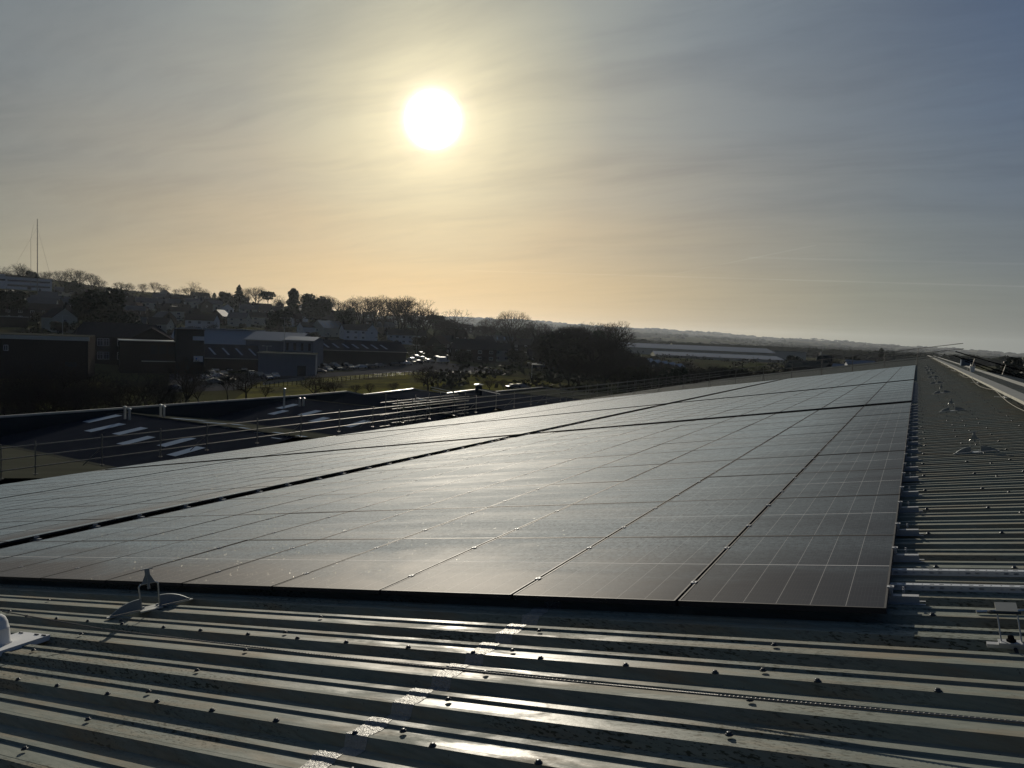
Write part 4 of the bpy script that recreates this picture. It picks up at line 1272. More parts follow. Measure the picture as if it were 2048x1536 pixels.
def build_trees():
    make_protos()
    # the skyline, left to right: px, top, distance, kind, width
    sky = [(6, 532, 740, 'round', 1.2), (38, 526, 720, 'wide', 1.15), (66, 538, 730, 'ever2', 1.0), (92, 541, 700, 'oak', 1.1), (120, 540, 690, 'elm', 1.1), (152, 537, 660, 'oak', 1.25),
           (148, 560, 600, 'ever', 1.0), (182, 546, 670, 'tall', 1.1), (203, 559, 720, 'oak', 1.1), (235, 562, 740, 'small', 1.3), (258, 565, 760, 'wide', 1.1), (285, 566, 770, 'oak', 1.2),
           (309, 563, 770, 'elm', 1.1), (329, 568, 780, 'round', 1.2), (354, 577, 800, 'small', 1.3), (381, 562, 690, 'round', 1.25), (409, 577, 700, 'wide', 1.0), (428, 581, 680, 'spiky', 1.0),
           (452, 578, 640, 'ever2', 1.0), (477, 569, 620, 'conifer', 1.55), (490, 575, 700, 'oak', 1.0), (511, 572, 680, 'oak', 1.2), (536, 582, 620, 'pine', .95), (561, 589, 700, 'round', 1.1), (586, 577, 520, 'column', 1.0),
           (606, 588, 650, 'elm', 1.1), (632, 585, 480, 'ever', 1.15), (655, 590, 640, 'tall', 1.2), (674, 600, 650, 'small', 1.3), (697, 598, 620, 'oak', 1.1)]
    for i, (px, top, d, k, w) in enumerate(sky):
        kd = 'evergreen' if k in NAMES else 'leafless tree'
        tree_top(k, px, top, d, '%s on the left hill skyline, %s of that skyline row from the left' % (kd, ordn(i)), 'trees along the left hill skyline', w)
    big = [(716, 590, 470, 'elm', 1.1), (750, 588, 480, 'oak', 1.1), (768, 594, 500, 'tall', 1.2), (797, 590, 450, 'oak', 1.2), (818, 592, 470, 'elm', 1.2), (837, 597, 430, 'round', 1.15), (856, 612, 480, 'small', 1.2)]
    for i, (px, top, d, k, w) in enumerate(big):
        tree_top(k, px, top, d, '%s of the big bare trees standing behind the white houses, from the left' % ordn(i), 'big bare trees behind the white houses', w)
    mids = [('pine', 871, 629, 520, 'flat-topped pine between the big bare trees and the round bare tree', 1.2), ('round', 918, 617, 430, 'round bare tree alone above the brick houses', 1.35),
            ('wide', 893, 632, 470, 'low bare tree tucked against the round bare tree', 1.0), ('elm', 985, 632, 460, 'slim bare tree left of the tallest bare tree on the middle skyline', 1.2),
            ('oak', 1028, 619, 360, 'tallest bare tree on the middle skyline with an open forked crown', 1.05), ('tall', 1072, 640, 420, 'pale bare tree just right of the tallest bare tree', 1.3),
            ('small', 1050, 646, 440, 'short bare tree right behind the tallest bare tree', 1.3), ('small', 958, 646, 520, 'small hazy bare tree in the dip left of the slim one', 1.3),
            ('wide', 1094, 648, 400, 'low bare tree at the left foot of the dark wood', 1.2),
            ('elm', 1185, 642, 360, 'feathery bare tree rising behind the dark wood', 1.2), ('ever2', 1209, 650, 340, 'dense ivy-clad tree on the right shoulder of the dark wood', .8),
            ('oak', 1228, 640, 335, 'bare tree with a side-reaching limb on the right shoulder of the dark wood', 1.15), ('small', 1246, 655, 345, 'little bare tree at the right end of the dark wood', 1.3)]
    for k, px, top, d, lab, w in mids: tree_top(k, px, top, d, lab, 'trees on the middle skyline', w)
    # the dark wood mound
    rnd = random.Random(4)
    n = 0
    for i in range(46):
        px = rnd.uniform(1085, 1290); d = rnd.uniform(270, 350)
        mound = 645 + abs(px - 1135) ** 1.7 * .0145 if px > 1135 else 645 + abs(px - 1135) ** 1.7 * .028
        mound = min(mound, 715)
        k = rnd.choice(('round', 'oak', 'wide', 'bush', 'elm', 'oak'))
        tree_top(k, px, mound + rnd.uniform(0, 20), d, 'dark tree crowded into the rounded wood right of the tallest bare tree', 'trees of the dark rounded wood', 1.1, 7)
    # belt of dark trees along the yard to the right of the field
    for i in range(60):
        px = 1130 + i * 9.6 + rnd.uniform(-5, 5)
        d = rnd.uniform(170, 230) if i % 2 else rnd.uniform(230, 330)
        top = 716 + (px - 1130) * .012 + rnd.uniform(-4, 10)
        if px > 1255 and d > 200: top = 728 + rnd.uniform(-3, 6)
        if px > 1380: top += 6
        k = rnd.choice(('round', 'oak', 'bush', 'bush', 'wide', 'ever2', 'bush'))
        tree_top(k, px, top, d, 'dark tree in the unlit belt before the pale warehouses, %s from the left' % ordn(i), 'trees of the dark belt beyond the eave', 1.15, 5)
    # near yard trees in front of the left-hand buildings
    near = [(20, 742, 118), (62, 728, 112), (110, 715, 108), (150, 735, 120), (196, 740, 112), (240, 748, 122), (284, 735, 116), (318, 750, 124), (366, 712, 128), (402, 752, 140), (330, 770, 118),
            (85, 760, 100), (175, 765, 104), (265, 768, 104), (30, 775, 102), (130, 775, 99), (222, 778, 108)]
    near.sort()
    for i, (px, top, d) in enumerate(near):
        tree_top(('round', 'oak', 'wide', 'elm')[i % 4], px, top, d, 'bare yard tree before the left buildings, %s from the left' % ordn(i), 'bare trees in the dark yard on the left', 1.25)
    fld = [(458, 742, 150, 'tall', 'thin upright bare tree beside the car park corner'), (495, 738, 148, 'wide', 'spreading bare tree at the left corner of the field'), (532, 770, 150, 'small', 'small bare tree behind the parapet left of the field'),
           (632, 748, 150, 'wide', 'broad bare tree on the left half of the field'), (676, 752, 152, 'round', 'round bare tree next to the broad one on the field'), (712, 768, 156, 'small', 'little bare tree right of the two field trees'),
           (745, 770, 158, 'small', 'tiny bare tree on the bright grass'), (860, 728, 165, 'wide', 'large bare tree in the middle of the field'), (905, 762, 168, 'small', 'small bare tree right of the large field tree'),
           (985, 752, 170, 'round', 'scrubby bare tree near the two parked cars'), (1012, 765, 172, 'tall', 'slender bare tree left of the two parked cars'), (790, 775, 160, 'small', 'low bare sapling before the large field tree')]
    for px, top, d, k, lab in fld: tree_top(k, px, top, d, lab, 'bare trees on the rough field', 1.3, 3.0)
    tree_top('spiky', 1710, 703, 300, 'dark fan-shaped conifer standing beyond the far end of the panels', None, 1.25)
    tree_top('column', 1763, 696, 700, 'narrow columnar evergreen rising alone on the far right plain', None, .8)
    tree_top('ever', 2052, 712, 230, 'dark broad evergreen cut by the right picture edge', None, 1.2)
    tree_top('ever2', 2020, 726, 200, 'dark evergreen below the right edge guard rail', None, 1.2)
    tree_top('bush', 1985, 732, 210, 'low dark bush below the right-hand guard rail', None, 1.4)
    tree_top('round', 1672, 705, 420, 'bare round tree left of the dark fan-shaped conifer', None, 1.2)
    tree_top('ever2', 1590, 706, 380, 'dark evergreen beside the right end of the pale warehouse', None, 1.0)
    tree_top('ever', 197, 570, 300, 'large dark evergreen mass in front of the hill houses', None, 1.1)
    tree_top('ever2', 245, 610, 290, 'dark evergreen right of the large evergreen mass', None, 1.2)
    tree_top('ever2', 14, 570, 380, 'dark evergreen below the long white hilltop building', None, 1.4)
    tree_top('ever2', 560, 610, 400, 'dark evergreen at the foot of the column-shaped one', None, 1.3)
    tree_top('ever', 690, 612, 440, 'dark broad evergreen left of the big bare trees', None, .9)
    # garden trees sprinkled over the hill side
    gl = []
    for i in range(110):
        px = rnd.uniform(-10, 900); d = rnd.uniform(300, 700)
        p = at(px, d)
        gl.append((px, d))
    gl.sort()
    cnt = {}
    for i, (px, d) in enumerate(gl):
        k = rnd.choice(('oak', 'elm', 'bush', 'bush', 'round', 'ever2', 'small', 'bush'))
        kn = {'bush': 'leafy shrub', 'ever2': 'evergreen garden tree'}.get(k, 'bare garden tree')
        cnt[kn] = cnt.get(kn, -1) + 1
        H = rnd.uniform(3.5, 7.5)
        tree(k, at(px, d), H, 'small %s between the hill houses, %s from the left' % (kn, ordn(cnt[kn])), 'garden trees on the hill side', 1.3)
    gl = sorted((rnd.uniform(860, 1140), rnd.uniform(260, 600)) for i in range(34))
    for i, (px, d) in enumerate(gl):
        tree(rnd.choice(('small', 'bush', 'oak', 'bush')), at(px, d), rnd.uniform(3.5, 7), 'small tree or shrub by the brick houses right of centre, %s from the left' % ordn(i), 'garden trees by the brick houses', 1.3)

def build_stuff():
    # scrub and hedges: nobody could count them
    rnd = random.Random(21)
    mb = MB()
    def clump(p, w, h, n, s_):
        for i in range(n):
            c = p + Vector((rnd.gauss(0, w * .45), rnd.gauss(0, w * .45), abs(rnd.gauss(0, h * .45))))
            a = Vector((rnd.gauss(0, 1), rnd.gauss(0, 1), rnd.gauss(0, .8))).normalized() * s_ * rnd.uniform(.5, 1.3)
            b = a.cross(Vector((rnd.gauss(0, 1), rnd.gauss(0, 1), 1))).normalized() * s_ * .6
            mb.face([c - a, c - b, c + a, c + b])
    for i in range(420):
        px = rnd.uniform(-20, 880); d = rnd.uniform(290, 900)
        clump(at(px, d), 4.5, 2.6, 34, .8)
    for i in range(112):      # along the crest
        px = i * 6 - 20; clump(at(px, 880 if px < 620 else 930), 6, 1.6, 36, .8)
    for i in range(220):
        px = rnd.uniform(870, 1700); d = rnd.uniform(170, 700)
        clump(at(px, d), 5, 2.4, 34, .9)
    for i in range(90):       # under the yard trees
        px = rnd.uniform(-20, 430); d = rnd.uniform(88, 135)
        clump(at(px, d), 2.5, 2.0, 36, .35)
    for i in range(60):
        px = rnd.uniform(560, 1180); d = rnd.uniform(138, 160)
        clump(at(px, d), 2.5, 1.0, 26, .3)
    tag(mb.obj('scrub', M['scrub']), 'dark winter scrub and hedges between houses and trees', kind='stuff')
    # far woods on the plain and ridges
    mb = MB()
    for i in range(9000):
        a = R(rnd.uniform(-46, 16)); d = 700 * (9.5 ** rnd.random()) * 1.3
        x, y = math.sin(a) * d, math.cos(a) * d
        if a < R(-34) and d < 1600: continue
        f = mnoise.noise(Vector((x / 420, y / 420, 1.1))) + .5 * mnoise.noise(Vector((x / 130, y / 130, 4)))
        if f < .02: continue
        z = gz(x, y); h = rnd.uniform(5, 12); w = rnd.uniform(6, 16) * (1 + d / 6000)
        o = len(mb.v); n = 6
        for k, (rr, zz) in enumerate(((1, -1), (1.05, h * .45), (.6, h * .85), (.1, h))):
            for j in range(n):
                q = 6.283 * j / n + k * .3
                mb.v.append((x + math.cos(q) * w * rr * rnd.uniform(.8, 1.2), y + math.sin(q) * w * rr * rnd.uniform(.8, 1.2), z + zz * rnd.uniform(.85, 1.1)))
        for k in range(3):
            for j in range(n):
                j2 = (j + 1) % n
                mb.f.append((o + k * n + j, o + k * n + j2, o + (k + 1) * n + j2, o + (k + 1) * n + j)); mb.m.append(0)
    tag(mb.obj('far_woodland', M['farwood']), 'far-off hedgerows and woods on the plain and ridges', kind='stuff')

# ------------------------------------------------------------------ buildings
def window_obj(parent, c, w, h, rz, frame='wframe', bars=1, depth=.06):
    """window with frame and pane set in the wall face; c = centre on the wall, rz = facing"""
    Mx = Matrix.Translation(c) @ Matrix.Rotation(rz, 4, 'Z')
    fr = MB(); t = .09
    def bx(cx, cz, dx, dz, dy=.08, y=0):
        fr.box(Mx @ Vector((cx, y, cz)), (dx, dy, dz), rz)
    bx(0, h / 2, w + t, t); bx(0, -h / 2, w + t, t); bx(-w / 2, 0, t, h - t); bx(w / 2, 0, t, h - t)
    for b in range(bars): bx(-w / 2 + w * (b + 1) / (bars + 1), 0, t * .8, h - t, .07)
    if h > 1.3: bx(0, h * .18, w - t, t * .7, .065)
    f = fr.obj('window', M[frame], parent)
    pn = MB(); a = Mx @ Vector((-w / 2, .01, -h / 2)); b = Mx @ Vector((w / 2, .01, -h / 2)); up = Vector((0, 0, h))
    pn.face([a, b, b + up, a + up]); pn.obj('pane', M['pane'], f)
    return f

def house(name, label, cat, loc, rz, w, d, he, hr, wall='brick', roof='slate', hip=0.0, chim=1, wins=2, floors=2, group=None, rooflights=0, wmat='wframe', dormers=0):
    """gabled or hipped house; local x = along the ridge, front = -y"""
    t = thing(name, label, cat, (loc.x, loc.y, loc.z - .5), rz, group)
    he += .5; ov = .35
    b = MB(); x, y = w / 2, d / 2
    for q in (((-x, -y), (x, -y)), ((x, -y), (x, y)), ((x, y), (-x, y)), ((-x, y), (-x, -y))):
        (x0, y0), (x1, y1) = q
        pts = [(x0, y0, 0), (x1, y1, 0), (x1, y1, he)]
        if hip == 0 and x0 == x1: pts.append((x0, 0, he + hr))
        pts.append((x0, y0, he)); b.face(pts)
    b.obj('wall', M[wall], t)
    r = MB(); hx = x + ov - hip; k = hr / y; ze = he - ov * k
    th = .12
    for dz in (0.02, th):
        A = [(-x - ov, -y - ov, ze + dz), (x + ov, -y - ov, ze + dz), (hx, 0, he + hr + dz), (-hx, 0, he + hr + dz)]
        B = [(x + ov, y + ov, ze + dz), (-x - ov, y + ov, ze + dz), (-hx, 0, he + hr + dz), (hx, 0, he + hr + dz)]
        r.face(A if dz == th else A[::-1]); r.face(B if dz == th else B[::-1])
        if hip:
            r.face([(x + ov, -y - ov, ze + dz), (x + ov, y + ov, ze + dz), (hx, 0, he + hr + dz)]); r.face([(-x - ov, y + ov, ze + dz), (-x - ov, -y - ov, ze + dz), (-hx, 0, he + hr + dz)])
    r.face([(-x - ov, -y - ov, ze + .02), (x + ov, -y - ov, ze + .02), (x + ov, -y - ov, ze + th), (-x - ov, -y - ov, ze + th)])
    if not hip:
        for s_ in (-1, 1):
            X = s_ * (x + ov)
            r.face([(X, -y - ov, ze + .02), (X, 0, he + hr + .02), (X, 0, he + hr + th), (X, -y - ov, ze + th)]); r.face([(X, y + ov, ze + .02), (X, 0, he + hr + .02), (X, 0, he + hr + th), (X, y + ov, ze + th)])
    ro = r.obj('roof', M[roof], t)
    for i in range(chim):
        c = MB(); cx = (-x + .8, x - .8, 0, -x * .4, x * .4)[i]
        c.box((cx, 0, he + hr + .35), (.9, .6, 1.7)); 
        for q in (-.22, .22): c.lathe([(.11, 1.2), (.13, 1.55)], 6, (cx + q, 0, he + hr))
        c.obj('chimney', M['brick_dark'], ro)
    for i in range(rooflights):
        q = MB(); cx = -x + w * (i + .5) / rooflights; s0, s1 = .3, .8
        yy0, yy1 = -y * s0, -y * s1
        q.face([(cx - .5, yy1, he + hr * (1 - s1) + th + .03), (cx + .5, yy1, he + hr * (1 - s1) + th + .03), (cx + .5, yy0, he + hr * (1 - s0) + th + .03), (cx - .5, yy0, he + hr * (1 - s0) + th + .03)])
        q.obj('rooflight', M['grp'], ro)
    for i in range(dormers):
        q = MB(); cx = -x + w * (i + .5) / dormers
        q.box((cx, -y * .6, he + hr * .45), (1.3, y * .7, 1.1)); q.obj('dormer', M[roof], ro)
    for f in range(floors):
        for i in range(wins):
            cz = 1.9 + f * (he - .5) / floors
            window_obj(t, Vector((-x + w * (i + .5) / wins, -y - .02, cz)), min(1.5, w / wins * .45), 1.15, 0, wmat)
    if w > 4:
        window_obj(t, Vector((x + .02, 0, he - 1.3)), 1.0, 1.1, R(90), wmat); window_obj(t, Vector((-x - .02, 0, he - 1.3)), 1.0, 1.1, R(-90), wmat)
    return t

def face_cam(p, off=0.0):
    """rotation that turns a building's front (-y) to the factory roof, plus an offset in degrees"""
    return math.atan2(-p.x, -p.y) * -1 + math.pi + R(off) if False else math.atan2(p.y, p.x) - math.pi / 2 + R(off)

def hs(px, py, off, w, d, he, hr, label, name='brick_house', cat='house', **kw):
    p = G(px, py)
    return house(name, label, cat, p, face_cam(p, off), w, d, he, hr, **kw)

def build_town():
    rnd = random.Random(13)
    hs(622, 671, 25, 13, 8, 4.6, 2.6, 'low white house left of the three sun-struck gables', 'white_house', wall='render', wins=3, floors=1)
    for i, px in enumerate((643, 661, 679)):
        hs(px, 673, 58, 9, 8.2, 4.8, 3.8, '%s of three close gabled houses with sun-struck roofs, from the left' % ordn(i), 'gabled_house', wall='cream', roof='glazed_tile', wins=1, floors=1, chim=0, rooflights=2, group='three sun-struck gabled houses')
    hs(706, 680, 20, 13, 8, 5.6, 3.0, 'white rendered house with a dark roof, left of the tall white gable', 'white_house', wall='render', wins=3)
    hs(734, 682, -60, 10, 7.5, 5.8, 3.4, 'tall white gable-fronted house between two white houses', 'white_house', wall='render', wins=2)
    hs(765, 668, 15, 16, 9, 5.0, 3.6, 'grey-roofed house with two dormers above the white terrace', 'dormer_house', wall='brick', roof='wetslate', dormers=2, wins=3)
    hs(812, 688, 6, 22, 8.5, 5.2, 3.2, 'long white terrace with dark roof and a white gable end', 'white_terrace', wall='render', wins=6, chim=3, floors=2)
    hs(752, 656, 0, 30, 9, 5.0, 3.0, 'dim brown terrace below the big bare trees', 'terrace_house', wins=6, chim=3, roof='tile_red')
    hs(905, 664, 2, 44, 10, 5.5, 3.0, 'long dark terrace high behind the brick houses', 'terrace_house', wins=8, chim=4, roof='slate', wall='brick_dark')
    hs(912, 690, -28, 13, 9, 5.6, 4.2, 'brown-roofed brick house with a steep lit verge', wall='brick', roof='tile_red', wins=2)
    hs(875, 708, 62, 9, 8.5, 4.8, 3.6, 'dark brick gable facing the field beside the bright parked car', wall='brick_dark', roof='tile_red', wins=2)
    hs(892, 702, 50, 8, 7.5, 4.8, 3.2, 'second smaller brick gable tucked behind the first', wall='brick', roof='slate', wins=1)
    hs(945, 722, 8, 19, 9, 5.2, 4.0, 'broad brick house with a hipped dark roof right of the gables', wall='brick', roof='slate', hip=2.5, wins=4)
    hs(968, 706, 4, 13, 9, 5.2, 3.8, 'dark brick house behind the broad hipped one', wall='brick_dark', roof='slate', hip=2.5, wins=3)
    hs(990, 722, 14, 12, 8, 5.0, 3.2, 'brick house with one white-clad bay right of the hipped house', wall='cream', roof='slate', wins=3)
    hs(1000, 698, 8, 19, 8.5, 5.2, 3.6, 'terrace with a pale striped wet roof and tall chimneys', 'terrace_house', wall='brick', roof='wetslate', chim=4, wins=5, rooflights=4)
    hs(1046, 706, -20, 12, 8, 5, 3.4, 'dim house right of the striped-roof terrace', wall='brick_dark', roof='slate')
    hs(1076, 722, 10, 10, 7, 3.0, 2.4, 'low outbuilding beside the white flat-topped shed', 'outbuilding', 'outbuilding', wall='brick_dark', roof='slate', floors=1, chim=0)
    hs(1115, 742, -12, 12, 8, 2.8, 2.6, 'dark shed with a pale pitched roof at the edge of the wood', 'outbuilding', 'outbuilding', wall='dark_clad', roof='wetslate', floors=1, chim=0)
    hs(1010, 668, 0, 22, 8, 5, 3, 'dim terrace under the tallest bare tree', 'terrace_house', wall='brick_dark', roof='tile_red', wins=4, chim=3)
    # roofs climbing the hill, in bands
    bands = [(20, 640, 60, 'tile_red'), (118, 662, 26, 'slate'), (100, 618, 24, 'slate'), (150, 628, 18, 'slate'), (262, 672, 15, 'slate'), (300, 672, 22, 'slate'), (328, 655, 20, 'tile_red'), (255, 640, 22, 'tile_red'),
             (350, 640, 22, 'tile_red'), (405, 662, 18, 'tile_red'), (440, 648, 16, 'slate'), (478, 652, 14, 'slate'), (520, 650, 16, 'tile_red'), (455, 630, 20, 'slate'), (300, 620, 24, 'slate'), (360, 612, 26, 'slate'),
             (420, 622, 22, 'slate'), (500, 632, 20, 'slate'), (210, 640, 16, 'tile_red'), (540, 636, 20, 'slate'), (230, 602, 22, 'tile_red'), (580, 652, 14, 'slate'), (170, 600, 18, 'slate'), (400, 602, 20, 'tile_red'),
             (330, 598, 18, 'slate'), (480, 610, 22, 'slate'), (610, 636, 18, 'tile_red'), (660, 640, 18, 'slate'), (560, 618, 18, 'slate'), (130, 598, 16, 'slate'), (700, 648, 20, 'slate'), (780, 652, 18, 'slate'), (830, 656, 20, 'slate')]
    for i in range(42):
        px_ = rnd.uniform(60, 880); bands.append((px_, 662 - (900 - px_) * .055 - rnd.uniform(-14, 26), rnd.uniform(11, 20), rnd.choice(('slate', 'tile_red'))))
    bands.sort()
    for i, (px, py, w, rf) in enumerate(bands):
        hs(px, py, rnd.uniform(-25, 25) + (90 if rnd.random() < .2 else 0), w * .8, rnd.uniform(7, 9), rnd.uniform(4.6, 5.6), rnd.uniform(2.6, 3.6),
           'dim house on the hill side, %s from the left among the hill houses' % ordn(i), 'hill_house', roof=('wetslate' if rnd.random() < .35 else rf), wall=rnd.choice(('brick_dark', 'brick', 'cream', 'cream', 'render')),
           wins=max(2, int(w / 6)), chim=rnd.choice((1, 2, 2)), group='houses on the left hill side')
    # long white modern building on the hill top
    p = at(44, 590)
    t = thing('white_office', 'long white two-storey building with dark window bands on the hill top', 'office building', (p.x, p.y, zpix(44, 579, 590)), face_cam(p, 4))
    b = MB(); b.box((-3, 6, 4.0), (40, 12, 8.2)); b.box((-15, 6, 8.6), (12, 8, 1.4)); b.obj('wall', M['render'], t)
    for zc in (5.6, 2.4):
        b = MB(); b.box((4, -.05, zc), (24, .12, 1.1)); b.obj('window_band', M['pane'], t)
    b = MB(); b.box((-14, -.05, 5.6), (10, .12, 1.1)); b.obj('window_band', M['pane'], t)
    b = MB(); b.box((-3, 6, 8.2), (40.6, 12.6, .25)); b.obj('roof', M['felt'], t)
    b = MB(); b.box((4, -.1, 1.6), (2, .15, 2.6)); b.obj('door', M['pane'], t)
    # pale panelled building at the far left
    p = G(22, 640)
    t = thing('panelled_hall', 'pale panelled hall with dark uprights at the left edge below the white building', 'hall', p, face_cam(p, 3))
    b = MB(); b.box((-4, 5, 3.4), (24, 10, 6.8)); b.obj('wall', M['cream'], t)
    for q in range(7):
        b = MB(); b.box((-15 + q * 3.4, -.1, 3.4), (.22, .2, 6.8)); b.obj('upright', M['dark_clad'], t)
    b = MB(); b.box((-4, 5, 6.95), (24.8, 10.8, .3)); b.obj('roof', M['felt'], t)
    p = G(25, 655)
    t = thing('low_annex', 'low dark annex with a thin bright roof edge at the left picture edge', 'annex', p, face_cam(p, 2))
    b = MB(); b.box((-6, 4, 2.0), (22, 8, 4.0)); b.obj('wall', M['brick_dark'], t)
    b = MB(); b.box((-6, -.1, 4.1), (22.4, .25, .28)); b.obj('fascia', M['trim'], t)
    b = MB(); b.box((-6, 4, 4.1), (22.2, 8, .2)); b.obj('roof', M['felt'], t)

    # flat-roofed brick block with the pale fascia
    p = at(60, 200); p.z = 0
    t = thing('brick_block', 'dark brick block with a pale blue-grey fascia on the left', 'building', p, face_cam(p, -8))
    zt = zpix(90, 672, 200)
    b = MB(); b.box((-14, 9, zt / 2), (51, 18, zt)); b.obj('wall', M['brick_dark'], t)
    b = MB(); b.box((-14, -.12, zt - .42), (51.5, .3, .9)); b.obj('fascia', M['trim'], t)
    b = MB(); b.box((-14, 9, zt + .08), (51.2, 18, .12)); b.obj('roof', M['felt'], t)
    window_obj(t, Vector((-4.6, -.04, zt - 2.9)), .8, 1.2, 0)
    for q in range(2): window_obj(t, Vector((-14 + q * 22, -.04, zt - 6.4)), 2.2, .9, 0, 'dark_clad')
    # two-storey school-like range with white window frames
    p = at(235, 250); p.z = 0
    zt = zpix(230, 674, 250)
    t = thing('school_range', 'hipped dark-roofed brick range with big white-framed windows', 'school building', p, face_cam(p, 6))
    b = MB(); b.box((2, 6, zt / 2), (25, 12, zt)); b.obj('wall', M['brick_dark'], t)
    b = MB(); x, y, z0, z1 = 13.3, 6.4, zt, zt + 4.2
    c = [(-x + 2, -.4, z0), (x + 2, -.4, z0), (x + 2, 12.4, z0), (-x + 2, 12.4, z0)]; r0, r1 = (-x + 5, 6, z1), (x - 2, 6, z1)
    b.face([c[0], c[1], r1, r0]); b.face([c[1], c[2], r1]); b.face([c[2], c[3], r0, r1]); b.face([c[3], c[0], r0]); b.face(c[::-1])
    b.obj('roof', M['slate'], t)
    for q in (-6.7, -4.5, -2.9, .7, 2.4, 4.4, 6.1):
        window_obj(t, Vector((q, -.04, zt - 1.6)), 1.35, 2.1, 0)
        window_obj(t, Vector((q, -.04, zt - 5.6)), 1.35, 2.1, 0)
    # flat-roofed annex with a bright roof edge and a row of dim windows
    p = at(308, 225); p.z = 0
    zt = zpix(308, 683, 225)
    t = thing('flat_annex', 'flat-roofed annex with a sunlit roof edge and four dim windows', 'annex', p, face_cam(p, 4))
    b = MB(); b.box((0, 5, zt / 2), (16.4, 10, zt)); b.obj('wall', M['brick_dark'], t)
    b = MB(); b.box((0, 5, zt + .1), (17, 10.8, .22)); b.obj('roof', M['trim'], t)
    for q in (.1, 2.3, 4.5, 6.7):
        window_obj(t, Vector((q, -.04, zt - 2.2)), 1.7, 2.3, 0, 'dark_clad', 0)
    b = MB(); b.box((2.5, -1.0, zt - 5.4), (11, 1.8, .2)); b.obj('canopy', M['trim'], t)
    # gable behind it
    p = at(305, 246); p.z = 0
    house('gabled_hall', 'dark gabled hall rising behind the flat-roofed annex', 'hall', p, face_cam(p, 88), 14, 14, zpix(300, 684, 240), 4.0, wall='brick_dark', roof='slate', wins=3, floors=1, chim=0)
    # square tower with white band and notice board
    p = at(381, 223); p.z = 0
    zt = zpix(380, 660, 223)
    t = thing('square_tower', 'square dark tower block with a pale band and a pale notice board', 'tower', p, face_cam(p, 6))
    b = MB(); b.box((0, 3, zt / 2), (7.2, 6, zt)); b.obj('wall', M['dark_clad'], t)
    b = MB(); b.box((0, 3, zt + .08), (7.6, 6.4, .2)); b.obj('roof', M['brick_dark'], t)
    b = MB(); b.box((2.1, -.08, zpix(400, 677, 223)), (2.9, .14, 1.1)); b.obj('band', M['render'], t)
    b = MB(); b.box((2.1, -.10, zpix(398, 718, 223)), (2.4, .12, 1.6)); so_ = b.obj('notice_board', M['render'], t)
    b = MB(); zc = zpix(398, 718, 223); b.box((1.6, -.18, zc + .1), (.4, .02, .4)); b.box((1.6, -.18, zc - .25), (.15, .02, .34)); b.obj('emblem', M['signblue'], so_)
    # long metal-roofed factory shed
    def shed(px0, d0, label, name, W, D, he, hr, rz_off, wall, roof, z=None, wins=0, monitor=False, door=False):
        p = at(px0, d0)
        if z is not None: p.z = z
        t = thing(name, label, 'warehouse', p, face_cam(p, rz_off))
        x, y = W / 2, D
        b = MB()
        b.face([(-x, 0, 0), (x, 0, 0), (x, 0, he), (-x, 0, he)]); b.face([(x, 0, 0), (x, y, 0), (x, y, he), (x, y / 2, he + hr), (x, 0, he)]); b.face([(x, y, 0), (-x, y, 0), (-x, y, he), (x, y, he)]); b.face([(-x, y, 0), (-x, 0, 0), (-x, 0, he), (-x, y / 2, he + hr), (-x, y, he)])
        b.obj('wall', M[wall], t)
        b = MB()
        for dz in (.03, .16):
            b.face([(-x - .4, -.4, he - .4 * hr / (y / 2) + dz), (x + .4, -.4, he - .4 * hr / (y / 2) + dz), (x + .4, y / 2, he + hr + dz), (-x - .4, y / 2, he + hr + dz)])
            b.face([(x + .4, y + .4, he - .4 * hr / (y / 2) + dz), (-x - .4, y + .4, he - .4 * hr / (y / 2) + dz), (-x - .4, y / 2, he + hr + dz), (x + .4, y / 2, he + hr + dz)])
        for s_ in (-1, 1):
            for ya, yb, za, zb in ((-.4, y / 2, he - .4 * hr / (y / 2), he + hr), (y / 2, y + .4, he + hr, he - .4 * hr / (y / 2))):
                b.face([(s_ * (x + .4), ya, za + .03), (s_ * (x + .4), yb, zb + .03), (s_ * (x + .4), yb, zb + .16), (s_ * (x + .4), ya, za + .16)])
        rf = b.obj('roof', M[roof], t)
        if monitor:
            b = MB(); b.box((0, y / 2, he + hr + .3), (W * .9, 1.6, .5)); b.obj('ridge_vent', M[roof], rf)
        b = MB(); b.box((0, -.5, he - .2), (W + .9, .22, .22)); b.obj('gutter', M['trim'], t)
        for i in range(wins): window_obj(t, Vector((-x + W * (i + .5) / wins, -.05, he - 2.0)), .7, 2.2, 0, 'dark_clad', 0)
        if door:
            b = MB(); b.box((x * .4, -.08, 2.0), (4, .12, 4.0)); b.obj('door', M['galv'], t)
        return t
    shed(440, 268, 'long metal shed with a pale ribbed roof left of centre', 'metal_warehouse', 31, 24, zpix(440, 690, 268), 4.9, -6, 'blueclad', 'silver_roof', z=0.0, monitor=True)
    shed(545, 256, 'second metal shed with a pale roof overlapping the long one', 'metal_warehouse', 17, 26, zpix(545, 681, 256), 2.6, -14, 'blueclad', 'silver_roof', z=0.0)
    t = shed(598, 240, 'blue-grey clad block with four tall slit windows by the car park', 'clad_warehouse', 9, 22, zpix(600, 681, 240), 1.0, -10, 'blueclad', 'silver_roof', z=0.0, wins=4)
    # low blue-walled unit before it
    p = at(576, 220); p.z = 0
    zt = zpix(576, 708, 220)
    t = thing('low_unit', 'low flat-roofed dark unit with a thin bright roof edge by the car park', 'industrial unit', p, face_cam(p, -4))
    b = MB(); b.box((0, 5, zt / 2), (15.8, 10, zt)); b.obj('wall', M['blueclad'], t)
    b = MB(); b.box((0, 5, zt + .1), (16.4, 10.8, .22)); b.obj('roof', M['felt'], t)
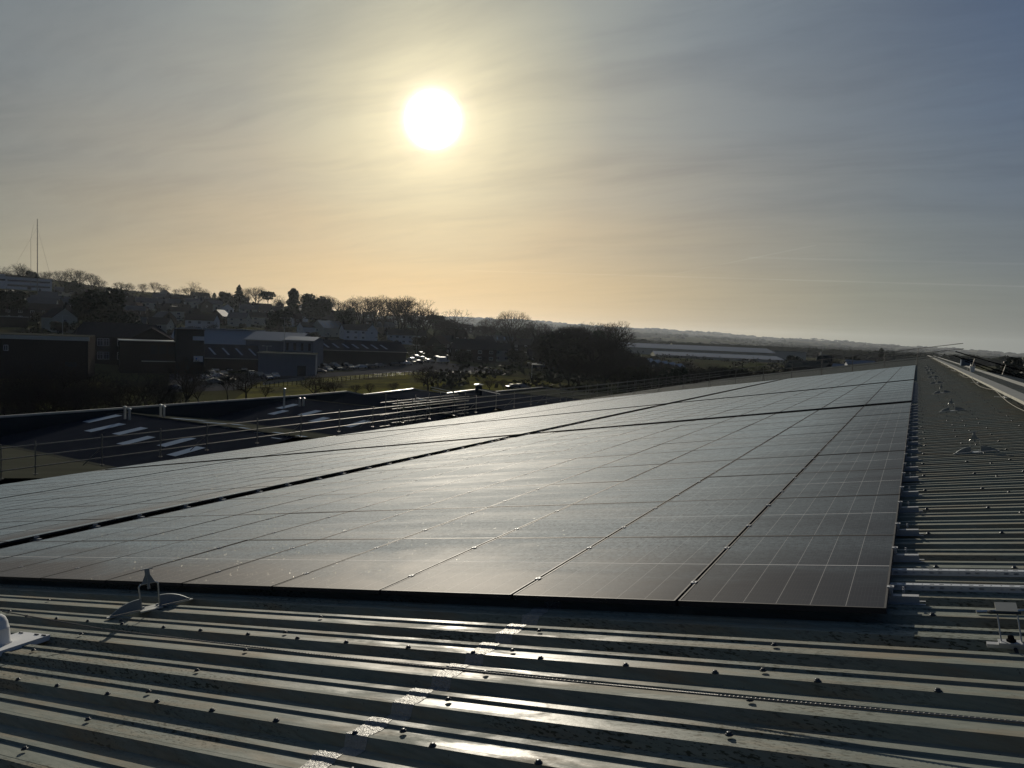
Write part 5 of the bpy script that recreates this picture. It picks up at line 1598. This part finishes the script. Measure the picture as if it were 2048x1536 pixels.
    b = MB(); b.box((0, -.5, zt + .12), (16.5, .12, .2)); b.obj('fascia', M['trim'], t)
    b = MB(); b.box((4, -.06, 1.6), (2.4, .1, 3.2)); b.obj('door', M['dark_clad'], t)
    # dark shed with slanting rooflights behind the tower
    t = shed(467, 236, 'dark low shed with slanting pale rooflights behind the tower', 'dark_shed', 15, 18, zpix(467, 716, 236), 3.6, 4, 'brick_dark', 'fibre', z=0.0)
    for i in range(4):
        b = MB(); cx = -6 + i * 3.8; 
        he = zpix(467, 716, 236); b.face([(cx + .9, 1.6, he + .85), (cx + 1.5, 1.6, he + .85), (cx - .1, 6.0, he + 2.72), (cx - .7, 6.0, he + 2.72)]); b.obj('rooflight', M['grp'], t)
    # shed with bright rooflights and the lit gutter behind the cars
    p = at(690, 262)
    he = zpix(690, 700, 262) - p.z
    t = shed(690, 262, 'low dark shed with a row of sun-struck rooflights behind the parked cars', 'dark_shed', 44, 20, he, 3.2, 10, 'dark_clad', 'fibre')
    for i in range(11):
        b = MB(); cx = -20 + i * 3.4
        b.face([(cx + .9, 1.4, he + .70), (cx + 1.7, 1.4, he + .70), (cx + .2, 5.6, he + 2.04), (cx - .6, 5.6, he + 2.04)]); b.obj('rooflight', M['grp'], t)
    # right-hand industrial estate
    p = at(1440, 560)
    shed(1440, 560, 'huge pale-roofed warehouse across the right middle distance', 'large_warehouse', 92, 50, zpix(1440, 715, 560) - at(1440, 560).z, 2.2, 9, 'cream', 'silver_roof', monitor=False)
    shed(1395, 640, 'second long pale warehouse roof behind the huge one', 'large_warehouse', 130, 60, zpix(1395, 700, 640) - at(1395, 640).z, 3.4, 10, 'cream', 'silver_roof')
    shed(1480, 720, 'dim third warehouse roof farthest back on the estate', 'large_warehouse', 120, 60, zpix(1480, 698, 720) - at(1480, 720).z, 3.4, 10, 'cream', 'felt')
    for i in range(5):
        p = at(1300 + i * 15, 372)
        house('glass_shed', '%s bay of the glinting saw-tooth glass roofs before the warehouses, from the left' % ordn(i), 'glasshouse', Vector((p.x, p.y, zpix(1300 + i * 15, 722 + i * 2.6, 372) - 1.8)), face_cam(p, 80), 14, 4.1, 1.4, 1.5, wall='dark_clad', roof='grp', wins=1, floors=1, chim=0, group='saw-tooth glass roofs')
    p = at(1620, 330)
    house('grey_barn', 'grey low barn with a pale gable roof near the far end of the panels', 'barn', Vector((p.x, p.y, p.z)), face_cam(p, -20), 16, 10, zpix(1620, 735, 330) - p.z, 2.6, wall='dark_clad', roof='felt', wins=2, floors=1, chim=0)
    p = at(1650, 345)
    t = thing('storage_tank', 'dark round storage tank beside the grey barn', 'tank', p)
    b = MB(); b.lathe([(3.2, 0), (3.2, zpix(1650, 712, 345) - p.z), (.3, zpix(1650, 709, 345) - p.z)], 16); b.obj('shell', M['dark_clad'], t)
    b = MB(); b.tube((-1.5, 0, 0), (-1.5, 0, zpix(1650, 704, 345) - p.z), .35, .35, 8); b.obj('pipe', M['galv'], t)
    p = at(1722, 290)
    house('white_lodge', 'small white-roofed lodge under the fan-shaped conifer', 'lodge', p, face_cam(p, 10), 9, 6, zpix(1722, 728, 290) - p.z, 1.2, wall='render', roof='silver_roof', wins=2, floors=1, chim=0)
    p = at(1690, 310)
    house('small_shed', 'small pale shed between the grey barn and the conifer', 'shed', p, face_cam(p, -10), 7, 5, zpix(1690, 735, 310) - p.z, 1.2, wall='cream', roof='silver_roof', wins=1, floors=1, chim=0)
    for i, (px, py, w) in enumerate(((1010, 722, 6), (1020, 716, 5), (1057, 714, 7), (1079, 742, 6), (1125, 725, 9), (1150, 726, 6), (906, 701, 6))):
        p = G(px, py)
        t = thing('garden_shed', 'small shed with a bright flat roof behind the field, %s from the left' % ordn([906, 1010, 1020, 1057, 1079, 1125, 1150].index(px)), 'shed', p, face_cam(p, rnd.uniform(-15, 15)), 'small bright-roofed sheds')
        b = MB(); b.box((0, 1.5, 1.1), (w, 3, 2.2)); b.obj('wall', M['dark_clad'], t)
        b = MB(); b.box((0, 1.5, 2.28), (w + .4, 3.4, .12), M=Matrix.Rotation(R(3), 4, 'X')); b.obj('roof', M['trim'], t)
    # smoke-like white plume in the wood is a row of pale pipes
    p = at(1133, 300)
    t = thing('flue_stack', 'short pale slanting flue glinting in the dark wood', 'flue', Vector((p.x, p.y, zpix(1133, 676, 300))))
    b = MB(); b.tube((-1.0, 0, 1.2), (1.2, 0, -.6), .22, .22, 8); b.obj('pipe', M['trim'], t)
    b = MB(); b.lathe([(.5, 1.1), (.5, 1.6), (.1, 1.9)], 8, (-1.1, 0, 0)); b.lathe([(.4, 1.4), (.4, 1.9), (.1, 2.1)], 8, (-3.0, 0, .4)); b.tube((0, 0, -14), (0, 0, 0), .12, .12, 6); b.obj('cowl', M['trim'], t)

# ------------------------------------------------------------------ cars
def car_meshes(kind):
    """side profile swept over the width; x = length, y = width"""
    if kind == 'van':
        L, Wd = 5.2, 1.95
        prof = [(-2.6, .45), (-2.6, 1.2), (-2.55, 2.25), (-2.3, 2.35), (1.0, 2.35), (1.45, 2.15), (2.05, 1.30), (2.55, 1.10), (2.6, .45)]
        cab = [(1.05, 1.35), (1.15, 2.12), (1.5, 1.98), (2.0, 1.32)]
    else:
        L, Wd = 4.3, 1.78
        prof = [(-2.1, .38), (-2.15, .75), (-2.05, 1.0), (-1.75, 1.08), (-1.25, 1.42), (-.6, 1.50), (.25, 1.47), (1.05, 1.02), (1.85, .88), (2.12, .70), (2.12, .38)]
        cab = [(-1.6, 1.06), (-1.2, 1.36), (-.6, 1.44), (.22, 1.41), (.92, 1.03)]
    body = MB(); h = Wd / 2
    ws = [(-h, 0.0, .93), (-h * .96, 0, 1.0), (h * .96, 0, 1.0), (h, 0, .93)]
    n = len(prof)
    def ring(y, k):
        out = []
        for x, z in prof:
            tuck = 1.0 if z < 1.05 else .86 if kind != 'van' else .95
            out.append((x * k, y * tuck, .38 + (z - .38) * (1 if abs(y) < h * .99 else .985)))
        return out
    R_ = [ring(-h, .985), ring(-h * .93, 1.0), ring(h * .93, 1.0), ring(h, .985)]
    o = 0
    for r in R_: body.v.extend(r)
    for a in range(3):
        for i in range(n):
            j = (i + 1) % n
            body.f.append((a * n + i, a * n + j, (a + 1) * n + j, (a + 1) * n + i)); body.m.append(0)
    body.f.append(tuple(range(n))); body.m.append(0); body.f.append(tuple(3 * n + i for i in reversed(range(n)))); body.m.append(0)
    gl = MB()
    tk = .875 if kind != 'van' else .965
    for s_ in (-1, 1):
        q = [(x, s_ * h * tk, z) for x, z in cab]; gl.face(q if s_ > 0 else q[::-1])
    (xa, za), (xb, zb) = (prof[6], prof[7]) if kind != 'van' else (prof[5], prof[6])
    dx, dz = .03, .03
    gl.face([(xa * .97 + dx, -h * .76, za + dz - .05), (xb + dx - .04, -h * .86, zb + dz + .02), (xb + dx - .04, h * .86, zb + dz + .02), (xa * .97 + dx, h * .76, za + dz - .05)])
    if kind != 'van':
        (xa, za), (xb, zb) = prof[3], prof[4]
        gl.face([(xa - .02, -h * .8, za + .05), (xb - .02, -h * .74, zb), (xb - .02, h * .74, zb), (xa - .02, h * .8, za + .05)])
    wh = MB(); wh.tube((0, -.11, 0), (0, .11, 0), .32, .32, 12)
    hl = MB(); hl.box((0, 0, 0), (.06, .30, .14))
    return body, gl, wh, hl, L, Wd

def build_cars():
    rnd = random.Random(31)
    protos = {}
    for k in ('car', 'van'):
        b, g_, w_, h_, L, Wd = car_meshes(k)
        wm = w_.mesh('wheel', M['tyre']); hm = h_.mesh('headlight', M['grp']); gm = g_.mesh('windows', M['pane'])
        protos[k] = ({nm: b.mesh('body', mt) for nm, mt in M['carpaint']}, gm, wm, hm, L, Wd)
    def car(px, py, yaw, col, label, kind='car'):
        bm_, gm, wm, hm, L, Wd = protos[kind]
        p = G(px, py); p.z += .1
        t = thing('parked_' + kind, label, kind, p, yaw, 'vehicles parked beyond the field')
        for nm, me, loc in [('body', bm_[col], (0, 0, 0)), ('windows', gm, (0, 0, 0))] + [('wheel', wm, (x, y, .32)) for x in (-L * .30, L * .31) for y in (-Wd * .44, Wd * .44)] + [('headlight', hm, (L * .49, y, .68)) for y in (-Wd * .33, Wd * .33)]:
            o = bpy.data.objects.new(nm, me); COL.objects.link(o); o.parent = t; o.location = loc
        return t
    cols = [c for c, _ in M['carpaint']]
    lane = math.atan2(*(lambda a, b: (b.y - a.y, b.x - a.x))(at(600, 212), at(900, 238)))
    rows = {
        'front row along the field fence': [(612, 752, 'black'), (640, 748, 'black'), (721, 739, 'silver'), (742, 738, 'black'), (760, 736, 'grey'), (790, 733, 'black'), (813, 731, 'silver'), (836, 729, 'black'), (860, 727, 'grey')],
        'middle row of the car park': [(604, 741, 'grey'), (628, 738, 'black'), (649, 737, 'black'), (668, 736, 'silver'), (691, 735, 'black')],
        'back row of the car park': [(725, 724, 'black'), (748, 723, 'grey'), (762, 722, 'black'), (776, 721, 'silver'), (795, 719, 'black'), (831, 718, 'blue'), (890, 717, 'black'), (843, 711, 'grey'), (864, 711, 'black')],
        'lane row before the dark shed': [(716, 729, 'black'), (733, 728, 'grey'), (752, 727, 'silver'), (771, 726, 'black'), (785, 725, 'silver'), (803, 724, 'black'), (822, 723, 'silver'), (845, 721, 'grey'), (872, 720, 'black')],
        'side row by the low unit': [(655, 744, 'silver'), (676, 742, 'black'), (700, 740, 'grey'), (662, 729, 'silver'), (683, 728, 'grey')],
        'left car park by the tower': [(413, 741, 'silver'), (427, 744, 'white'), (441, 740, 'silver'), (455, 744, 'grey'), (470, 742, 'silver'), (486, 746, 'black'), (502, 752, 'silver'), (518, 756, 'grey'), (534, 760, 'blue'), (549, 757, 'silver'), (420, 752, 'grey'), (447, 753, 'black')],
        'near group under the left yard trees': [(387, 768, 'grey'), (409, 762, 'silver'), (430, 771, 'grey'), (437, 759, 'silver'), (452, 766, 'black'), (350, 784, 'grey')],
    }
    for rn, lst in rows.items():
        lst.sort()
        for i, (px, py, c) in enumerate(lst):
            yaw = lane + R(90) + R(rnd.uniform(-6, 6)) + (math.pi if rnd.random() < .5 else 0)
            if 'fence' in rn or 'near' in rn: yaw = lane + R(rnd.uniform(-6, 6)) + (math.pi if rnd.random() < .4 else 0)
            car(px, py, yaw, c, '%s car parked %s from the left in the %s' % (c, ordn(i), rn))
    car(703, 724, lane + R(8), 'grey', 'grey van with a sunlit roof standing between the two car rows', 'van')
    car(641, 722, lane + R(80), 'white', 'white van parked against the blue-grey clad block', 'van')
    car(664, 724, lane + R(2), 'white', 'pale flat-topped van glowing behind the middle row of cars', 'van')
    car(1029, 782, lane - R(8), 'black', 'dark car parked at the end of the field, left of a pair', 'car')
    car(1043, 781, lane - R(8), 'grey', 'dark car parked at the end of the field, right of a pair', 'car')
    car(886, 727, lane + R(5), 'white', 'long bright white van at the end of the lane', 'van')

def build_poles():
    # tall hill mast with its stay
    p = at(75, 560)
    t = thing('radio_mast', 'tall thin guyed radio mast above the left hill', 'mast', p)
    H = zpix(75.5, 438, 560) - p.z
    b = MB(); b.tube((0, 0, 0), (0, 0, H), .30, .16, 6)
    for z in range(4, int(H), 4): b.box((0, 0, z), (.7, .7, .12))
    b.obj('shaft', M['scaff'], t)
    for a in (0, 2.1, 4.2):
        b = MB(); b.tube((0, 0, H * .9), (math.cos(a) * 22, math.sin(a) * 22, 0), .035, .035, 4); b.obj('guy_wire', M['scaff'], t)
    p = at(62, 575)
    t = thing('radio_mast', 'second fainter mast left of the tall one, half its height', 'mast', p)
    H = zpix(62, 478, 575) - p.z
    b = MB(); b.tube((0, 0, 0), (0, 0, H), .12, .07, 5); b.obj('shaft', M['scaff'], t)
    b = MB(); b.tube((0, 0, H), (3.2, 0, H + 9), .05, .04, 4); b.obj('aerial', M['scaff'], t)
    lamps = [(405, 645, 676, 'twin-headed lamp post behind the pale-roofed shed'), (125, 631, 655, 'lamp post in front of the hill houses at the left'), (533, 692, 746, 'lamp post before the low unit'), (601, 716, 752, 'slim lamp post at the corner of the car park'),
             (509, 704, 742, 'short lamp post with a bright head left of the low unit'), (569, 636, 676, 'thin pole above the second metal shed'), (832, 690, 728, 'lamp post by the lane below the white terrace'),
             (1121, 716, 742, 'lamp post at the right end of the field'), (1063, 726, 760, 'thin lamp post right of the two parked cars'), (1349, 726, 740, 'pale lamp post before the glinting glass roofs'), (175, 672, 720, 'thin pole beside the brick block')]
    for px, top, base, lab in lamps:
        p = G(px, base) if base > 700 else at(px, 230)
        d = math.hypot(p.x, p.y); H = max(4, zpix(px, top, d) - p.z)
        t = thing('street_lamp', lab, 'street lamp', p, face_cam(p), 'lamp posts among the buildings')
        b = MB(); b.tube((0, 0, 0), (0, 0, H), .10, .06, 6); b.obj('pole', M['galv'], t)
        b = MB(); b.tube((-.9, 0, H), (.9, 0, H), .035, .035, 5); b.obj('arm', M['galv'], t)
        for s_ in (-1, 1):
            b = MB(); b.box((s_ * 1.1, 0, H + .02), (.6, .26, .12)); b.obj('lamp_head', M['galv'], t)
    # fence along the car park and the field
    t = thing('field_fence', 'post and wire fence between the car park and the rough field', 'fence')
    pts = [at(470 + i * 9, 171 + (i * 1.15 if i < 32 else 36.8 + (i - 32) * 1.0)) for i in range(58)]
    for i, p in enumerate(pts):
        b = MB(); b.box((p.x, p.y, p.z + .55), (.12, .12, 1.3)); b.obj('post', M['bark'], t)
    b = MB()
    for a, c in zip(pts, pts[1:]):
        for z in (.4, .8, 1.15): b.tube(a + Vector((0, 0, z)), c + Vector((0, 0, z)), .012, .012, 4, cap=False)
    b.obj('wire', M['galv'], t)
    t = thing('low_wall', 'pale low concrete wall at the car park edge left of the field', 'wall')
    b = MB()
    for i in range(14):
        a = at(528 + i * 6, 186 + i * 1.4); c = at(534 + i * 6, 187.4 + i * 1.4)
        b.face([a, c, c + Vector((0, 0, .9)), a + Vector((0, 0, .9))]); b.face([a + Vector((0, 0, .9)), c + Vector((0, 0, .9)), c + Vector((-.1, .2, .9)), a + Vector((-.1, .2, .9))]); b.face([c + Vector((-.1, .2, 0)), a + Vector((-.1, .2, 0)), a + Vector((-.1, .2, .9)), c + Vector((-.1, .2, .9))])
    b.obj('wall_panel', M['kerb'], t)
    # dark brick heap / plinth beside the vent
    p = at(985, 150)

def build_haze():
    b = MB(); b.box((0, 0, 40), (19000, 19000, 260))
    o = b.obj('haze', None) if False else None
    me = bpy.data.meshes.new('haze')
    me.from_pydata([tuple(v) for v in b.v], [], b.f); me.update()
    mt = bpy.data.materials.new('haze'); mt.use_nodes = True
    t = mt.node_tree; t.nodes.clear(); g = NT(t)
    out = g.n('ShaderNodeOutputMaterial'); v = g.n('ShaderNodeVolumePrincipled')
    v.inputs['Color'].default_value = (.82, .90, 1.0, 1); v.inputs['Density'].default_value = 3.1e-5; v.inputs['Anisotropy'].default_value = .5
    t.links.new(v.outputs[0], out.inputs['Volume'])
    me.materials.append(mt)
    o = bpy.data.objects.new('haze', me); COL.objects.link(o)
    tag(o, 'thin low haze lying over the whole view', kind='stuff')

build_trees()
build_stuff()
build_town()
build_cars()
build_poles()
build_haze()
